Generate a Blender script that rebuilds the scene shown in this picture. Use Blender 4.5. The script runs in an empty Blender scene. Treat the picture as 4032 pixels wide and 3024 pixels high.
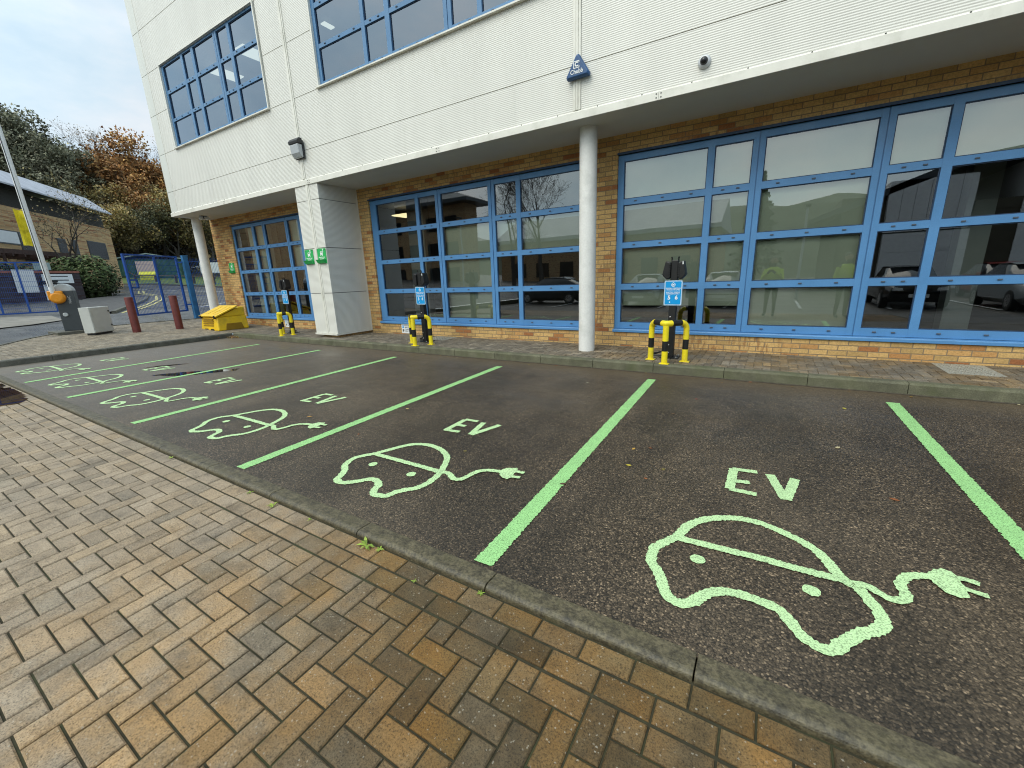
import bpy, bmesh, math, random
from mathutils import Vector, Matrix, noise as mnoise

RN = random.Random(11)
sc = bpy.context.scene
COL = sc.collection
PI = math.pi

# ------------------------------------------------------------------ mesh builder
class MB:
    def __init__(s):
        s.v = []; s.f = []; s.c = []; s.m = []
    def add(s, vs, fs, c=None, mi=0):
        b = len(s.v)
        s.v += [tuple(p) for p in vs]
        for f in fs:
            s.f.append([b + i for i in f]); s.c.append(c); s.m.append(mi)
    def quad(s, a, b, c_, d, c=None, mi=0):
        s.add([a, b, c_, d], [(0, 1, 2, 3)], c, mi)
    def poly(s, pts, c=None, mi=0):
        s.add(pts, [tuple(range(len(pts)))], c, mi)
    def box(s, x0, x1, y0, y1, z0, z1, c=None, mi=0):
        s.add([(x0,y0,z0),(x1,y0,z0),(x1,y1,z0),(x0,y1,z0),(x0,y0,z1),(x1,y0,z1),(x1,y1,z1),(x0,y1,z1)],
              [(0,3,2,1),(4,5,6,7),(0,1,5,4),(1,2,6,5),(2,3,7,6),(3,0,4,7)], c, mi)
    def bar(s, a, b, w, h, up=(0,0,1), c=None, mi=0):
        """rectangular bar from a to b; w across, h along up"""
        a = Vector(a); b = Vector(b); d = (b - a).normalized(); up = Vector(up)
        if abs(d.dot(up)) > .98: up = Vector((0,1,0))
        x = d.cross(up).normalized(); u = x.cross(d).normalized()
        P = []
        for p in (a, b):
            for i, j in ((-1,-1),(1,-1),(1,1),(-1,1)):
                P.append(p + x*(i*w/2) + u*(j*h/2))
        s.add(P, [(3,2,1,0),(4,5,6,7),(0,1,5,4),(1,2,6,5),(2,3,7,6),(3,0,4,7)], c, mi)
    def tube(s, pts, r, n=10, c=None, mi=0, caps=True, cols=None):
        pts = [Vector(p) for p in pts]
        if not isinstance(r, (list, tuple)): r = [r]*len(pts)
        rings = []; up = None
        for i, p in enumerate(pts):
            if i == 0: d = pts[1] - p
            elif i == len(pts)-1: d = p - pts[i-1]
            else: d = (pts[i+1]-p).normalized() + (p-pts[i-1]).normalized()
            d.normalize()
            if up is None:
                up = Vector((0,0,1)) if abs(d.z) < .9 else Vector((0,1,0))
            x = d.cross(up)
            if x.length < 1e-4: x = d.cross(Vector((1,0,0)))
            x.normalize(); up = x.cross(d).normalized()
            rings.append([p + (x*math.cos(2*PI*k/n) + up*math.sin(2*PI*k/n))*r[i] for k in range(n)])
        b = len(s.v)
        for ring in rings: s.v += [tuple(q) for q in ring]
        for i in range(len(rings)-1):
            cc = cols[i] if cols else c
            for k in range(n):
                k2 = (k+1) % n
                s.f.append([b+i*n+k, b+i*n+k2, b+(i+1)*n+k2, b+(i+1)*n+k]); s.c.append(cc); s.m.append(mi)
        if caps:
            s.f.append([b+k for k in range(n)][::-1]); s.c.append(cols[0] if cols else c); s.m.append(mi)
            s.f.append([b+(len(rings)-1)*n+k for k in range(n)]); s.c.append(cols[-1] if cols else c); s.m.append(mi)
    def lathe(s, prof, cx=0, cy=0, n=24, c=None, mi=0):
        """prof: list of (r,z) from bottom to top"""
        b = len(s.v)
        for r, z in prof:
            s.v += [(cx + r*math.cos(2*PI*k/n), cy + r*math.sin(2*PI*k/n), z) for k in range(n)]
        for i in range(len(prof)-1):
            for k in range(n):
                k2 = (k+1) % n
                s.f.append([b+i*n+k, b+i*n+k2, b+(i+1)*n+k2, b+(i+1)*n+k]); s.c.append(c); s.m.append(mi)
        s.f.append([b+k for k in range(n)][::-1]); s.c.append(c); s.m.append(mi)
        s.f.append([b+(len(prof)-1)*n+k for k in range(n)]); s.c.append(c); s.m.append(mi)
    def prism(s, poly, a, b, axis='z', c=None, mi=0):
        """extrude 2D polygon; axis z: (x,y); axis y: (x,z); axis x: (y,z)"""
        def mk(p, t):
            if axis == 'z': return (p[0], p[1], t)
            if axis == 'y': return (p[0], t, p[1])
            return (t, p[0], p[1])
        n = len(poly)
        V = [mk(p, a) for p in poly] + [mk(p, b) for p in poly]
        F = [tuple(range(n))[::-1], tuple(range(n, 2*n))]
        for i in range(n):
            j = (i+1) % n
            F.append((i, j, n+j, n+i))
        s.add(V, F, c, mi)
    def xf(s, M, start=0):
        for i in range(start, len(s.v)):
            s.v[i] = tuple(M @ Vector(s.v[i]))

def build(name, mb, mat, parent=None, smooth=False, bevel=0, local=False, fixn=True):
    me = bpy.data.meshes.new(name)
    me.from_pydata(mb.v, [], mb.f)
    mats = mat if isinstance(mat, (list, tuple)) else [mat]
    for m in mats: me.materials.append(m)
    if len(mats) > 1: me.polygons.foreach_set('material_index', mb.m)
    if any(c is not None for c in mb.c):
        at = me.color_attributes.new('Col', 'FLOAT_COLOR', 'CORNER')
        buf = []
        for f, c in zip(mb.f, mb.c):
            c = c or (.5,.5,.5)
            buf += [c[0], c[1], c[2], 1.0]*len(f)
        at.data.foreach_set('color', buf)
    if fixn:
        bm = bmesh.new(); bm.from_mesh(me)
        bmesh.ops.recalc_face_normals(bm, faces=bm.faces)
        bm.to_mesh(me); bm.free()
    if smooth:
        me.polygons.foreach_set('use_smooth', [True]*len(me.polygons))
    me.update()
    o = bpy.data.objects.new(name, me); COL.objects.link(o)
    if smooth == 'auto':
        try: me.set_sharp_from_angle(angle=math.radians(40))
        except Exception: pass
    if bevel:
        md = o.modifiers.new('Bevel', 'BEVEL'); md.width = bevel; md.segments = 2; md.limit_method = 'ANGLE'; md.angle_limit = math.radians(40)
    if parent is not None:
        o.parent = parent
        if not local: o.location = -world_loc(parent)
    return o

def world_loc(o):
    l = Vector((0,0,0))
    while o is not None:
        l += o.location; o = o.parent
    return l

def thing(name, label, cat, loc=(0,0,0), group=None, rotz=0):
    o = bpy.data.objects.new(name, None); COL.objects.link(o)
    o.location = loc; o.rotation_euler = (0,0,rotz); o.empty_display_size = .2
    o['label'] = label; o['category'] = cat
    if group: o['group'] = group
    return o
def tag(o, label, cat, group=None, kind=None):
    o['label'] = label; o['category'] = cat
    if group: o['group'] = group
    if kind: o['kind'] = kind
    return o
def struct(o):
    o['kind'] = 'structure'; return o
def dup(root, loc, rotz=0, label=None, scale=None):
    r = root.copy(); COL.objects.link(r); r.location = loc; r.rotation_euler = (0,0,rotz)
    if scale: r.scale = scale
    if label: r['label'] = label
    for ch in list(root.children):
        c = ch.copy(); COL.objects.link(c); c.parent = r
        for g in ch.children:
            d = g.copy(); COL.objects.link(d); d.parent = c
    return r

# ------------------------------------------------------------------ materials
def newmat(name):
    m = bpy.data.materials.new(name); m.use_nodes = True
    nt = m.node_tree; b = nt.nodes['Principled BSDF']
    return m, nt, b
def N(nt, t, **kw):
    n = nt.nodes.new(t)
    for k, v in kw.items():
        if k in ('operation','blend_type','data_type','feature','noise_dimensions','wave_type','bands_direction','attribute_name','interpolation','distribution','clamp'):
            setattr(n, k, v)
        else: n.inputs[k].default_value = v
    return n
def ramp(nt, stops, inp=None, interp='LINEAR'):
    n = nt.nodes.new('ShaderNodeValToRGB'); cr = n.color_ramp; cr.interpolation = interp
    while len(cr.elements) > 1: cr.elements.remove(cr.elements[-1])
    cr.elements[0].position = stops[0][0]
    def c4(c): return (c, c, c, 1) if isinstance(c, (int, float)) else (c[0], c[1], c[2], 1)
    cr.elements[0].color = c4(stops[0][1])
    for p, c in stops[1:]:
        e = cr.elements.new(p); e.color = c4(c)
    if inp is not None: nt.links.new(inp, n.inputs[0])
    return n
def objco(nt):
    return nt.nodes.new('ShaderNodeTexCoord').outputs['Object']
def mapping(nt, src, scale=(1,1,1), loc=(0,0,0)):
    mp = nt.nodes.new('ShaderNodeMapping'); nt.links.new(src, mp.inputs[0])
    mp.inputs['Scale'].default_value = scale; mp.inputs['Location'].default_value = loc
    return mp.outputs[0]
def noise(nt, src, scale, detail=4, rough=.55):
    n = nt.nodes.new('ShaderNodeTexNoise'); nt.links.new(src, n.inputs['Vector'])
    n.inputs['Scale'].default_value = scale; n.inputs['Detail'].default_value = detail; n.inputs['Roughness'].default_value = rough
    return n.outputs['Fac']
def mix(nt, fac, a, b, bt='MIX'):
    n = nt.nodes.new('ShaderNodeMix'); n.data_type = 'RGBA'; n.blend_type = bt
    for sock, v in ((n.inputs[0], fac), (n.inputs[6], a), (n.inputs[7], b)):
        if hasattr(v, 'links'): nt.links.new(v, sock)
        elif isinstance(v, (int, float)): sock.default_value = v
        else: sock.default_value = (v[0], v[1], v[2], 1)
    return n.outputs[2]
def math_(nt, op, a, b=0.0, clamp=False):
    n = nt.nodes.new('ShaderNodeMath'); n.operation = op; n.use_clamp = clamp
    for sock, v in ((n.inputs[0], a), (n.inputs[1], b)):
        if hasattr(v, 'links'): nt.links.new(v, sock)
        else: sock.default_value = v
    return n.outputs[0]
def bump(nt, b, h, strength=.3, dist=.01):
    n = nt.nodes.new('ShaderNodeBump'); nt.links.new(h, n.inputs['Height'])
    n.inputs['Strength'].default_value = strength; n.inputs['Distance'].default_value = dist
    nt.links.new(n.outputs[0], b.inputs['Normal']); return n

def pbr(name, col, rough=.5, metal=0, var=.25, vscale=6, fine=0, fscale=90, bumps=0, bscale=60, dirt=None, dscale=1.2, spec=None):
    m, nt, b = newmat(name); L = nt.links; co = objco(nt)
    dark = tuple(c*(1-var) for c in col); lite = tuple(min(1, c*(1+var*.6)) for c in col)
    c = ramp(nt, [(.3, dark), (.7, lite)], noise(nt, co, vscale, 5)).outputs[0]
    if fine:
        f = ramp(nt, [(.35, 1-fine), (.65, 1)], noise(nt, co, fscale, 2)).outputs[0]
        c = mix(nt, 1.0, c, f, 'MULTIPLY')
    if dirt:
        f = ramp(nt, [(.5, 0), (.75, .8)], noise(nt, co, dscale, 6, .65)).outputs[0]
        c = mix(nt, f, c, dirt)
    L.new(c, b.inputs['Base Color'])
    r = ramp(nt, [(.3, max(0, rough-.1)), (.7, min(1, rough+.1))], noise(nt, co, vscale*1.7, 3)).outputs[0]
    L.new(r, b.inputs['Roughness']); b.inputs['Metallic'].default_value = metal
    if spec is not None: b.inputs['Specular IOR Level'].default_value = spec
    if bumps: bump(nt, b, noise(nt, co, bscale, 3), bumps, .004)
    return m

def flat(name, col, rough=.5, metal=0):
    return pbr(name, col, rough, metal, var=.06, vscale=9)

M = {}
# asphalt of the car park: chippings, damp sheen, brown cast
def asphalt(name, base=(.062,.045,.0285), light=(.145,.112,.078), wet=.5, sheen_dirt=False):
    m, nt, b = newmat(name); L = nt.links; co = objco(nt)
    vo = nt.nodes.new('ShaderNodeTexVoronoi'); vo.feature = 'F1'; L.new(co, vo.inputs['Vector']); vo.inputs['Scale'].default_value = 125
    sep = nt.nodes.new('ShaderNodeSeparateColor'); L.new(vo.outputs['Color'], sep.inputs[0])
    chips = ramp(nt, [(.0, .25), (.5, .7), (.78, 1.25), (.92, 2.0), (.985, 3.2), (1, 4.6)], sep.outputs[0]).outputs[0]
    big = noise(nt, co, .55, 6, .6); mid = noise(nt, co, 3.2, 6, .65)
    basec = ramp(nt, [(.3, base), (.55, tuple(c*1.25 for c in base)), (.75, tuple(c*1.7 for c in base))], mid).outputs[0]
    c = mix(nt, 1.0, basec, chips, 'MULTIPLY')
    tintf = ramp(nt, [(.42, 0), (.7, 1)], big).outputs[0]
    c = mix(nt, math_(nt, 'MULTIPLY', tintf, .35), c, light)
    gap = ramp(nt, [(.0, 1), (.55, 1), (.8, .3)], vo.outputs['Distance']).outputs[0]
    # vo distance is in scaled space
    c = mix(nt, 1.0, c, gap, 'MULTIPLY')
    # grit and grain a few centimetres across, soft stains a metre across
    c = mix(nt, 1.0, c, ramp(nt, [(.36, .74), (.5, 1), (.66, 1.28)], noise(nt, co, 48, 5, .8)).outputs[0], 'MULTIPLY')
    c = mix(nt, 1.0, c, ramp(nt, [(.38, .66), (.52, 1), (.68, 1.22)], noise(nt, mapping(nt, co, (1.0, .38, 1), (7,2,0)), 1.25, 6, .62)).outputs[0], 'MULTIPLY')
    if sheen_dirt:
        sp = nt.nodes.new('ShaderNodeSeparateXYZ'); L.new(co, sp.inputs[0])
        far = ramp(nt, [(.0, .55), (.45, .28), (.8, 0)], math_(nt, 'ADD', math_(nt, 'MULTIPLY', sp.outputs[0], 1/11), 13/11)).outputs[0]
        c = mix(nt, far, c, (.235,.205,.17))  # pale wet sheen of the far bays put into the base colour
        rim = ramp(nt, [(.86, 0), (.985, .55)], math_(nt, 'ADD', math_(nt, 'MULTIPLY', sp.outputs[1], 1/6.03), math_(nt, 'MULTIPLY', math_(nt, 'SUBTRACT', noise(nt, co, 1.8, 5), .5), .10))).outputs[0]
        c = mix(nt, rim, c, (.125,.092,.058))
    L.new(c, b.inputs['Base Color'])
    wetn = noise(nt, mapping(nt, co, (.35, 1.0, 1)), 1.1, 5, .6)
    r = ramp(nt, [(.34, .60-.56*wet), (.48, .56-.26*wet), (.66, .60)], wetn).outputs[0]
    L.new(r, b.inputs['Roughness']); b.inputs['Specular IOR Level'].default_value = .42
    h = math_(nt, 'SUBTRACT', math_(nt, 'MULTIPLY', sep.outputs[1], .6), vo.outputs['Distance'])
    bump(nt, b, h, .42, .004)
    return m
M['asphalt'] = asphalt('car_park_asphalt', sheen_dirt=True)
M['drive'] = asphalt('drive_asphalt', (.06,.055,.05))
M['road'] = asphalt('road_asphalt', (.085,.082,.08), (.22,.215,.21), .7)

def brick(name, buff=(.60,.385,.155), mort=(.25,.185,.115), drag=(.33,.16,.065)):
    m, nt, b = newmat(name); L = nt.links; co = objco(nt)
    sp = nt.nodes.new('ShaderNodeSeparateXYZ'); L.new(co, sp.inputs[0])
    cb = nt.nodes.new('ShaderNodeCombineXYZ')
    L.new(math_(nt, 'ADD', sp.outputs[0], sp.outputs[1]), cb.inputs[0]); L.new(sp.outputs[2], cb.inputs[1])
    bt = nt.nodes.new('ShaderNodeTexBrick'); L.new(cb.outputs[0], bt.inputs['Vector'])
    bt.inputs['Color1'].default_value = (0,0,0,1); bt.inputs['Color2'].default_value = (1,1,1,1); bt.inputs['Mortar'].default_value = (.5,.5,.5,1)
    bt.inputs['Scale'].default_value = 1; bt.inputs['Mortar Size'].default_value = .0065; bt.inputs['Mortar Smooth'].default_value = .3
    bt.inputs['Brick Width'].default_value = .225; bt.inputs['Row Height'].default_value = .075; bt.offset = .5
    t = ramp(nt, [(0, tuple(c*.78 for c in buff)), (.25, buff), (.6, tuple(c*1.12 for c in buff)), (.80, (buff[0]*.92, buff[1]*.80, buff[2]*.75)), (.93, (buff[0]*.72, buff[1]*.50, buff[2]*.45)), (1, (buff[0]*.55, buff[1]*.33, buff[2]*.33))], bt.outputs['Color']).outputs[0]
    # rustic vertical drag marks
    str_ = noise(nt, mapping(nt, co, (26, 26, 5)), 1, 3)
    sel = ramp(nt, [(.50, 0), (.62, 1)], noise(nt, co, 1.3, 3)).outputs[0]
    sf = math_(nt, 'MULTIPLY', ramp(nt, [(.52, 0), (.60, .75)], str_).outputs[0], sel)
    t = mix(nt, sf, t, drag)
    g = ramp(nt, [(.3, .75), (.7, 1.12)], noise(nt, co, 55, 3)).outputs[0]
    t = mix(nt, 1, t, g, 'MULTIPLY')
    c = mix(nt, bt.outputs['Fac'], t, mort)
    L.new(c, b.inputs['Base Color']); b.inputs['Roughness'].default_value = .85; b.inputs['Specular IOR Level'].default_value = .25
    h = math_(nt, 'SUBTRACT', math_(nt, 'MULTIPLY', noise(nt, co, 70, 3), .3), bt.outputs['Fac'])
    bump(nt, b, h, .7, .006)
    return m
M['brick'] = brick('buff_brick')
M['far_brick'] = brick('far_buff_brick', (.56,.375,.19), (.36,.27,.18), (.3,.18,.1))
M['dark_brick'] = brick('dark_purple_brick', (.075,.062,.068), (.05,.045,.045), (.05,.04,.045))

def cladding(name, col=(.77,.757,.695), rib=True):
    m, nt, b = newmat(name); L = nt.links; co = objco(nt)
    streak = noise(nt, mapping(nt, co, (1.7, 1.7, .30)), 1, 7, .68)
    c = ramp(nt, [(.3, tuple(x*.93 for x in col)), (.55, col), (.8, tuple(min(1, x*1.05) for x in col))], streak).outputs[0]
    alg = ramp(nt, [(.60, 0), (.80, .28)], noise(nt, mapping(nt, co, (1.4, 1.4, .5)), 1.6, 7, .7)).outputs[0]
    c = mix(nt, alg, c, (.47,.475,.38))
    c = mix(nt, 1, c, ramp(nt, [(.4, .94), (.6, 1)], noise(nt, co, 140, 2)).outputs[0], 'MULTIPLY')
    if rib:
        sp = nt.nodes.new('ShaderNodeSeparateXYZ'); L.new(co, sp.inputs[0])
        w = math_(nt, 'SINE', math_(nt, 'MULTIPLY', sp.outputs[2], 2*PI/.0257))
        c = mix(nt, 1, c, ramp(nt, [(.0, .84), (.35, .97), (1, 1)], math_(nt, 'ADD', math_(nt, 'MULTIPLY', w, .5), .5)).outputs[0], 'MULTIPLY')
        bump(nt, b, w, .34, .004)
    L.new(c, b.inputs['Base Color']); b.inputs['Roughness'].default_value = .42
    return m
M['cladding'] = cladding('ribbed_white_cladding')
M['cladding_flat'] = cladding('flat_white_cladding', (.69,.70,.65), False)
M['white_trim'] = pbr('white_trim_metal', (.77,.75,.675), .4, var=.08, vscale=3, dirt=(.5,.49,.41), dscale=2.2)
M['soffit'] = pbr('soffit_panel', (.62,.61,.565), .6, var=.06, vscale=1)
M['joint'] = flat('dark_joint', (.06,.06,.055), .8)
M['blue_frame'] = pbr('blue_window_frame', (.098,.272,.545), .38, var=.10, vscale=2, fine=.08)
M['blue_dark'] = flat('blue_frame_shadow_gap', (.02,.05,.11), .5)
M['blue_frame_up'] = pbr('blue_upper_window_frame', (.085,.215,.40), .42, var=.10, vscale=2, fine=.08)
M['drain'] = flat('grey_drain_cap', (.07,.09,.12), .5)
M['column'] = pbr('painted_column', (.80,.79,.76), .55, var=.05, vscale=5, fine=.06, fscale=40, dirt=(.55,.55,.52), dscale=3, bumps=.15, bscale=120)
M['blind'] = pbr('roller_blind', (.60,.635,.53), .8, var=.05, vscale=2, fine=.08, fscale=220)
M['interior'] = pbr('office_interior', (.07,.066,.06), .8, var=.15, vscale=.6)
M['interior_grey'] = pbr('interior_partition', (.28,.30,.31), .7, var=.05)

def glass(name, tint=(.85,.90,.84), base=.115, k=1.35, gcol=(.95,.98,1)):
    m, nt, b = newmat(name); L = nt.links; nt.nodes.remove(b)
    out = nt.nodes['Material Output']
    tr = nt.nodes.new('ShaderNodeBsdfTransparent'); tr.inputs[0].default_value = (*tint, 1)
    gl = nt.nodes.new('ShaderNodeBsdfGlossy'); gl.inputs['Roughness'].default_value = .0; gl.inputs[0].default_value = (*gcol,1)
    fr = nt.nodes.new('ShaderNodeFresnel'); fr.inputs['IOR'].default_value = 1.5
    f = math_(nt, 'ADD', math_(nt, 'MULTIPLY', fr.outputs[0], k), base, True)
    mx = nt.nodes.new('ShaderNodeMixShader'); L.new(f, mx.inputs[0]); L.new(tr.outputs[0], mx.inputs[1]); L.new(gl.outputs[0], mx.inputs[2])
    wob = noise(nt, objco(nt), .8, 2)
    bn = nt.nodes.new('ShaderNodeBump'); L.new(wob, bn.inputs['Height']); bn.inputs['Strength'].default_value = .10; bn.inputs['Distance'].default_value = .01
    L.new(bn.outputs[0], gl.inputs['Normal'])
    L.new(mx.outputs[0], out.inputs[0])
    return m
M['glass'] = glass('window_glass')
M['glass_up'] = glass('tinted_upper_glass', (.28,.33,.40), .13, 1.3, (.72,.84,1))
M['water'] = glass('puddle_water', (.40,.32,.22), .0, .75)
M['car_glass'] = glass('car_glass', (.12,.13,.13), .06, 1.2)

def attr_mat(name, rough=.8, mul=None, translucent=False, speck=0, bumps=0):
    m, nt, b = newmat(name); L = nt.links
    a = nt.nodes.new('ShaderNodeVertexColor'); a.layer_name = 'Col'
    c = a.outputs[0]; co = objco(nt)
    if speck:
        s1 = ramp(nt, [(.36, 1-speck), (.52, 1), (.72, 1+speck*.5)], noise(nt, co, 130, 3, .7)).outputs[0]
        c = mix(nt, 1, c, s1, 'MULTIPLY')
        s2 = ramp(nt, [(.35, .72), (.65, 1.12)], noise(nt, co, 9, 5, .7)).outputs[0]
        c = mix(nt, 1, c, s2, 'MULTIPLY')
    L.new(c, b.inputs['Base Color']); b.inputs['Roughness'].default_value = rough
    if bumps: bump(nt, b, noise(nt, co, 160, 3, .7), bumps, .004)
    if translucent:
        b.inputs['Specular IOR Level'].default_value = .2
    return m
M['leaves'] = attr_mat('foliage_leaves', .65, translucent=True)
M['bark'] = pbr('tree_bark', (.075,.062,.05), .9, var=.4, vscale=8, bumps=.5, bscale=30)

# block paving: per-block colour, darker and browner by the kerb, lighter where dry
def paving(name, sheen=True):
    m, nt, b = newmat(name); L = nt.links; co = objco(nt)
    a = nt.nodes.new('ShaderNodeVertexColor'); a.layer_name = 'Col'
    c = a.outputs[0]
    c = mix(nt, 1, c, ramp(nt, [(.36, .22), (.47, .85), (.56, 1.05), (.72, 1.35)], noise(nt, co, 150, 5, .8)).outputs[0], 'MULTIPLY')
    c = mix(nt, 1, c, ramp(nt, [(.3, .55), (.5, 1), (.75, 1.25)], noise(nt, co, 5, 7, .75)).outputs[0], 'MULTIPLY')
    pat = ramp(nt, [(.42, 0), (.60, .85)], noise(nt, co, 2.4, 6, .65)).outputs[0]
    spx = nt.nodes.new('ShaderNodeSeparateXYZ'); L.new(co, spx.inputs[0])
    pat = math_(nt, 'MULTIPLY', pat, math_(nt, 'MULTIPLY', math_(nt, 'ADD', spx.outputs[0], 3.6), .5, True))
    gold = mix(nt, 1, c, (1.22, .96, .60), 'MULTIPLY')
    c = mix(nt, pat, c, gold)
    vo = nt.nodes.new('ShaderNodeTexVoronoi'); L.new(co, vo.inputs['Vector']); vo.inputs['Scale'].default_value = 190
    sc_ = nt.nodes.new('ShaderNodeSeparateColor'); L.new(vo.outputs['Color'], sc_.inputs[0])
    c = mix(nt, ramp(nt, [(.984, 0), (.99, .4)], sc_.outputs[0]).outputs[0], c, (.5,.46,.38))
    L.new(c, b.inputs['Base Color'])
    r = ramp(nt, [(.35, .5), (.65, .82)], noise(nt, co, 1.5, 5)).outputs[0]
    L.new(r, b.inputs['Roughness']); b.inputs['Specular IOR Level'].default_value = .32
    bump(nt, b, noise(nt, co, 95, 5, .8), .75, .005)
    return m
M['paving'] = paving('block_paving')
M['joint_sand'] = pbr('joint_sand_moss', (.036,.031,.014), .95, var=.4, vscale=30, dirt=(.05,.06,.02), dscale=4)
M['kerb'] = pbr('concrete_kerb', (.135,.130,.105), .62, var=.35, vscale=7, fine=.4, fscale=120, dirt=(.075,.075,.035), dscale=3.0, bumps=.4, bscale=110)
M['kerb_near'] = pbr('worn_concrete_kerb', (.140,.116,.068), .5, var=.5, vscale=16, fine=.6, fscale=75, dirt=(.07,.062,.028), dscale=8, bumps=.7, bscale=120)
M['kerb_mossy'] = pbr('mossy_kerb', (.15,.145,.09), .8, var=.35, vscale=5, fine=.35, fscale=90, dirt=(.075,.085,.03), dscale=2.2, bumps=.4, bscale=90)

def paint(name, col, wear=.5):
    m, nt, b = newmat(name); L = nt.links; co = objco(nt)
    c = ramp(nt, [(.3, tuple(x*.9 for x in col)), (.7, tuple(min(1, x*1.05) for x in col))], noise(nt, co, 14, 4)).outputs[0]
    hole = ramp(nt, [(.30, wear), (.40, 0)], noise(nt, co, 62, 5, .75)).outputs[0]
    c = mix(nt, hole, c, tuple(x*.30 for x in col))
    c = mix(nt, ramp(nt, [(.50, 0), (.75, .30)], noise(nt, co, 2.6, 6, .65)).outputs[0], c, tuple(.55*x+.03 for x in col))
    vo = nt.nodes.new('ShaderNodeTexVoronoi'); vo.feature = 'F1'; L.new(co, vo.inputs['Vector']); vo.inputs['Scale'].default_value = 125
    c = mix(nt, 1, c, ramp(nt, [(.0, 1.08), (.5, 1), (.78, .55)], vo.outputs['Distance']).outputs[0], 'MULTIPLY')
    L.new(c, b.inputs['Base Color']); b.inputs['Roughness'].default_value = .65
    bump(nt, b, math_(nt, 'MULTIPLY', vo.outputs['Distance'], -1.0), .6, .004)
    return m
M['green_line'] = paint('green_line_paint', (.33,.63,.24), .85)
M['green_mark'] = paint('pale_green_marking_paint', (.52,.74,.375), .95)
M['white_line'] = paint('white_road_paint', (.7,.7,.68))
M['yellow_line'] = paint('yellow_road_paint', (.62,.55,.22))
M['yellow'] = pbr('yellow_coated_steel', (.90,.72,.02), .35, var=.08, vscale=7, dirt=(.55,.42,.05), dscale=7)
M['black'] = flat('black_coated_steel', (.006,.006,.0065), .5)
M['black_plastic'] = pbr('black_plastic', (.006,.006,.0065), .45, var=.1)
M['bolt'] = flat('zinc_bolt', (.55,.55,.55), .3, .8)
M['sign_blue'] = flat('blue_sign_face', (.0,.30,.70), .35)
M['sign_rim'] = flat('pale_blue_sign_edge', (.42,.62,.82), .4)
M['sign_white'] = flat('white_sign_print', (.80,.82,.82), .45)
M['sign_black'] = flat('black_sign_print', (.03,.03,.035), .5)
M['sign_green'] = flat('green_plastic', (.02,.42,.10), .4)
M['grit'] = pbr('yellow_grit_bin_plastic', (.86,.55,.015), .45, var=.12, vscale=5, fine=.05, dirt=(.45,.30,.05), dscale=3)
M['maroon'] = pbr('maroon_bollard_paint', (.16,.032,.026), .55, var=.2, vscale=12, fine=.15)
M['cab_grey'] = pbr('grey_barrier_cabinet', (.055,.062,.066), .45, var=.1)
M['cab_light'] = pbr('pale_grey_barrier_cap', (.48,.50,.50), .4, var=.1)
M['box_grey'] = pbr('light_grey_enclosure', (.52,.525,.49), .5, var=.06, dirt=(.42,.41,.36), dscale=2)
M['orange'] = flat('orange_plastic', (.80,.30,.012), .35)
M['white_paint'] = pbr('white_paint', (.74,.75,.75), .4, var=.05)
M['gate_blue'] = pbr('blue_gate_steel', (.012,.075,.33), .38, var=.15, vscale=5)
M['post_blue'] = pbr('faded_blue_post', (.03,.17,.38), .5, var=.25, vscale=6)
M['banner'] = pbr('yellow_cloth', (.80,.66,.02), .7, var=.2, vscale=7, dirt=(.25,.2,.02), dscale=6)
M['chubb'] = pbr('navy_alarm_cover', (.015,.075,.21), .35, var=.15, vscale=8)
M['dome_black'] = flat('smoked_dome', (.012,.012,.014), .08)
M['silver'] = flat('silver_casing', (.55,.56,.57), .35, .2)
M['lamp_glass'] = flat('frosted_lamp_glass', (.42,.44,.46), .25)
M['lamp_black'] = flat('black_lamp_hood', (.02,.021,.023), .45)
M['steel'] = pbr('galvanised_cover', (.36,.345,.29), .55, .1, var=.25, vscale=30, bumps=.6, bscale=60)
M['slate'] = pbr('grey_roof_sheet', (.44,.44,.48), .55, var=.2, vscale=2)
M['dark_window'] = flat('dark_window_pane', (.015,.017,.02), .08)
M['clerestory'] = flat('dark_clerestory', (.03,.027,.022), .8)
M['brown_wood'] = pbr('dark_brown_timber', (.055,.025,.018), .75, var=.35, vscale=6)
M['grey_wood'] = pbr('weathered_rail_timber', (.075,.058,.045), .8, var=.3, vscale=6)
M['red_coping'] = pbr('red_brick_coping', (.33,.12,.08), .8, var=.3, vscale=8)
M['shed_green'] = pbr('green_painted_shed', (.018,.085,.062), .5, var=.25, vscale=2, dirt=(.10,.15,.12), dscale=3)
M['shed_roof'] = pbr('pale_green_shed_roof', (.30,.38,.36), .5, var=.15)
M['pink_board'] = pbr('faded_pink_board', (.58,.44,.40), .6, var=.1)
M['bin_yellow'] = pbr('pale_yellow_bin', (.62,.60,.05), .5, var=.15)
M['grass'] = pbr('verge_grass', (.10,.15,.03), .9, var=.5, vscale=3, fine=.4, fscale=30, bumps=.6, bscale=20)
M['hill'] = pbr('wooded_hill_soil', (.035,.032,.015), .95, var=.5, vscale=.5, bumps=.6, bscale=3)
M['pavement_grey'] = pbr('concrete_strip', (.27,.25,.215), .7, var=.3, vscale=2, fine=.2, dirt=(.16,.14,.11), dscale=1)
M['car_white'] = flat('white_car_paint', (.70,.71,.72), .2)
M['car_dark'] = flat('black_car_paint', (.012,.013,.016), .15)
M['car_red'] = flat('red_car_paint', (.25,.015,.015), .2)
M['car_grey'] = flat('grey_car_paint', (.30,.32,.33), .2)
M['tyre'] = flat('rubber_tyre', (.015,.015,.015), .8)
M['rim'] = flat('alloy_rim', (.45,.45,.46), .3, .8)
M['headlight'] = flat('headlight_lens', (.75,.78,.80), .1)
M['panel_light'] = pbr('warehouse_pale_panel', (.88,.86,.83), .5, var=.08)
M['panel_brown'] = pbr('warehouse_brown_panel', (.075,.062,.035), .6, var=.15)
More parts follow.
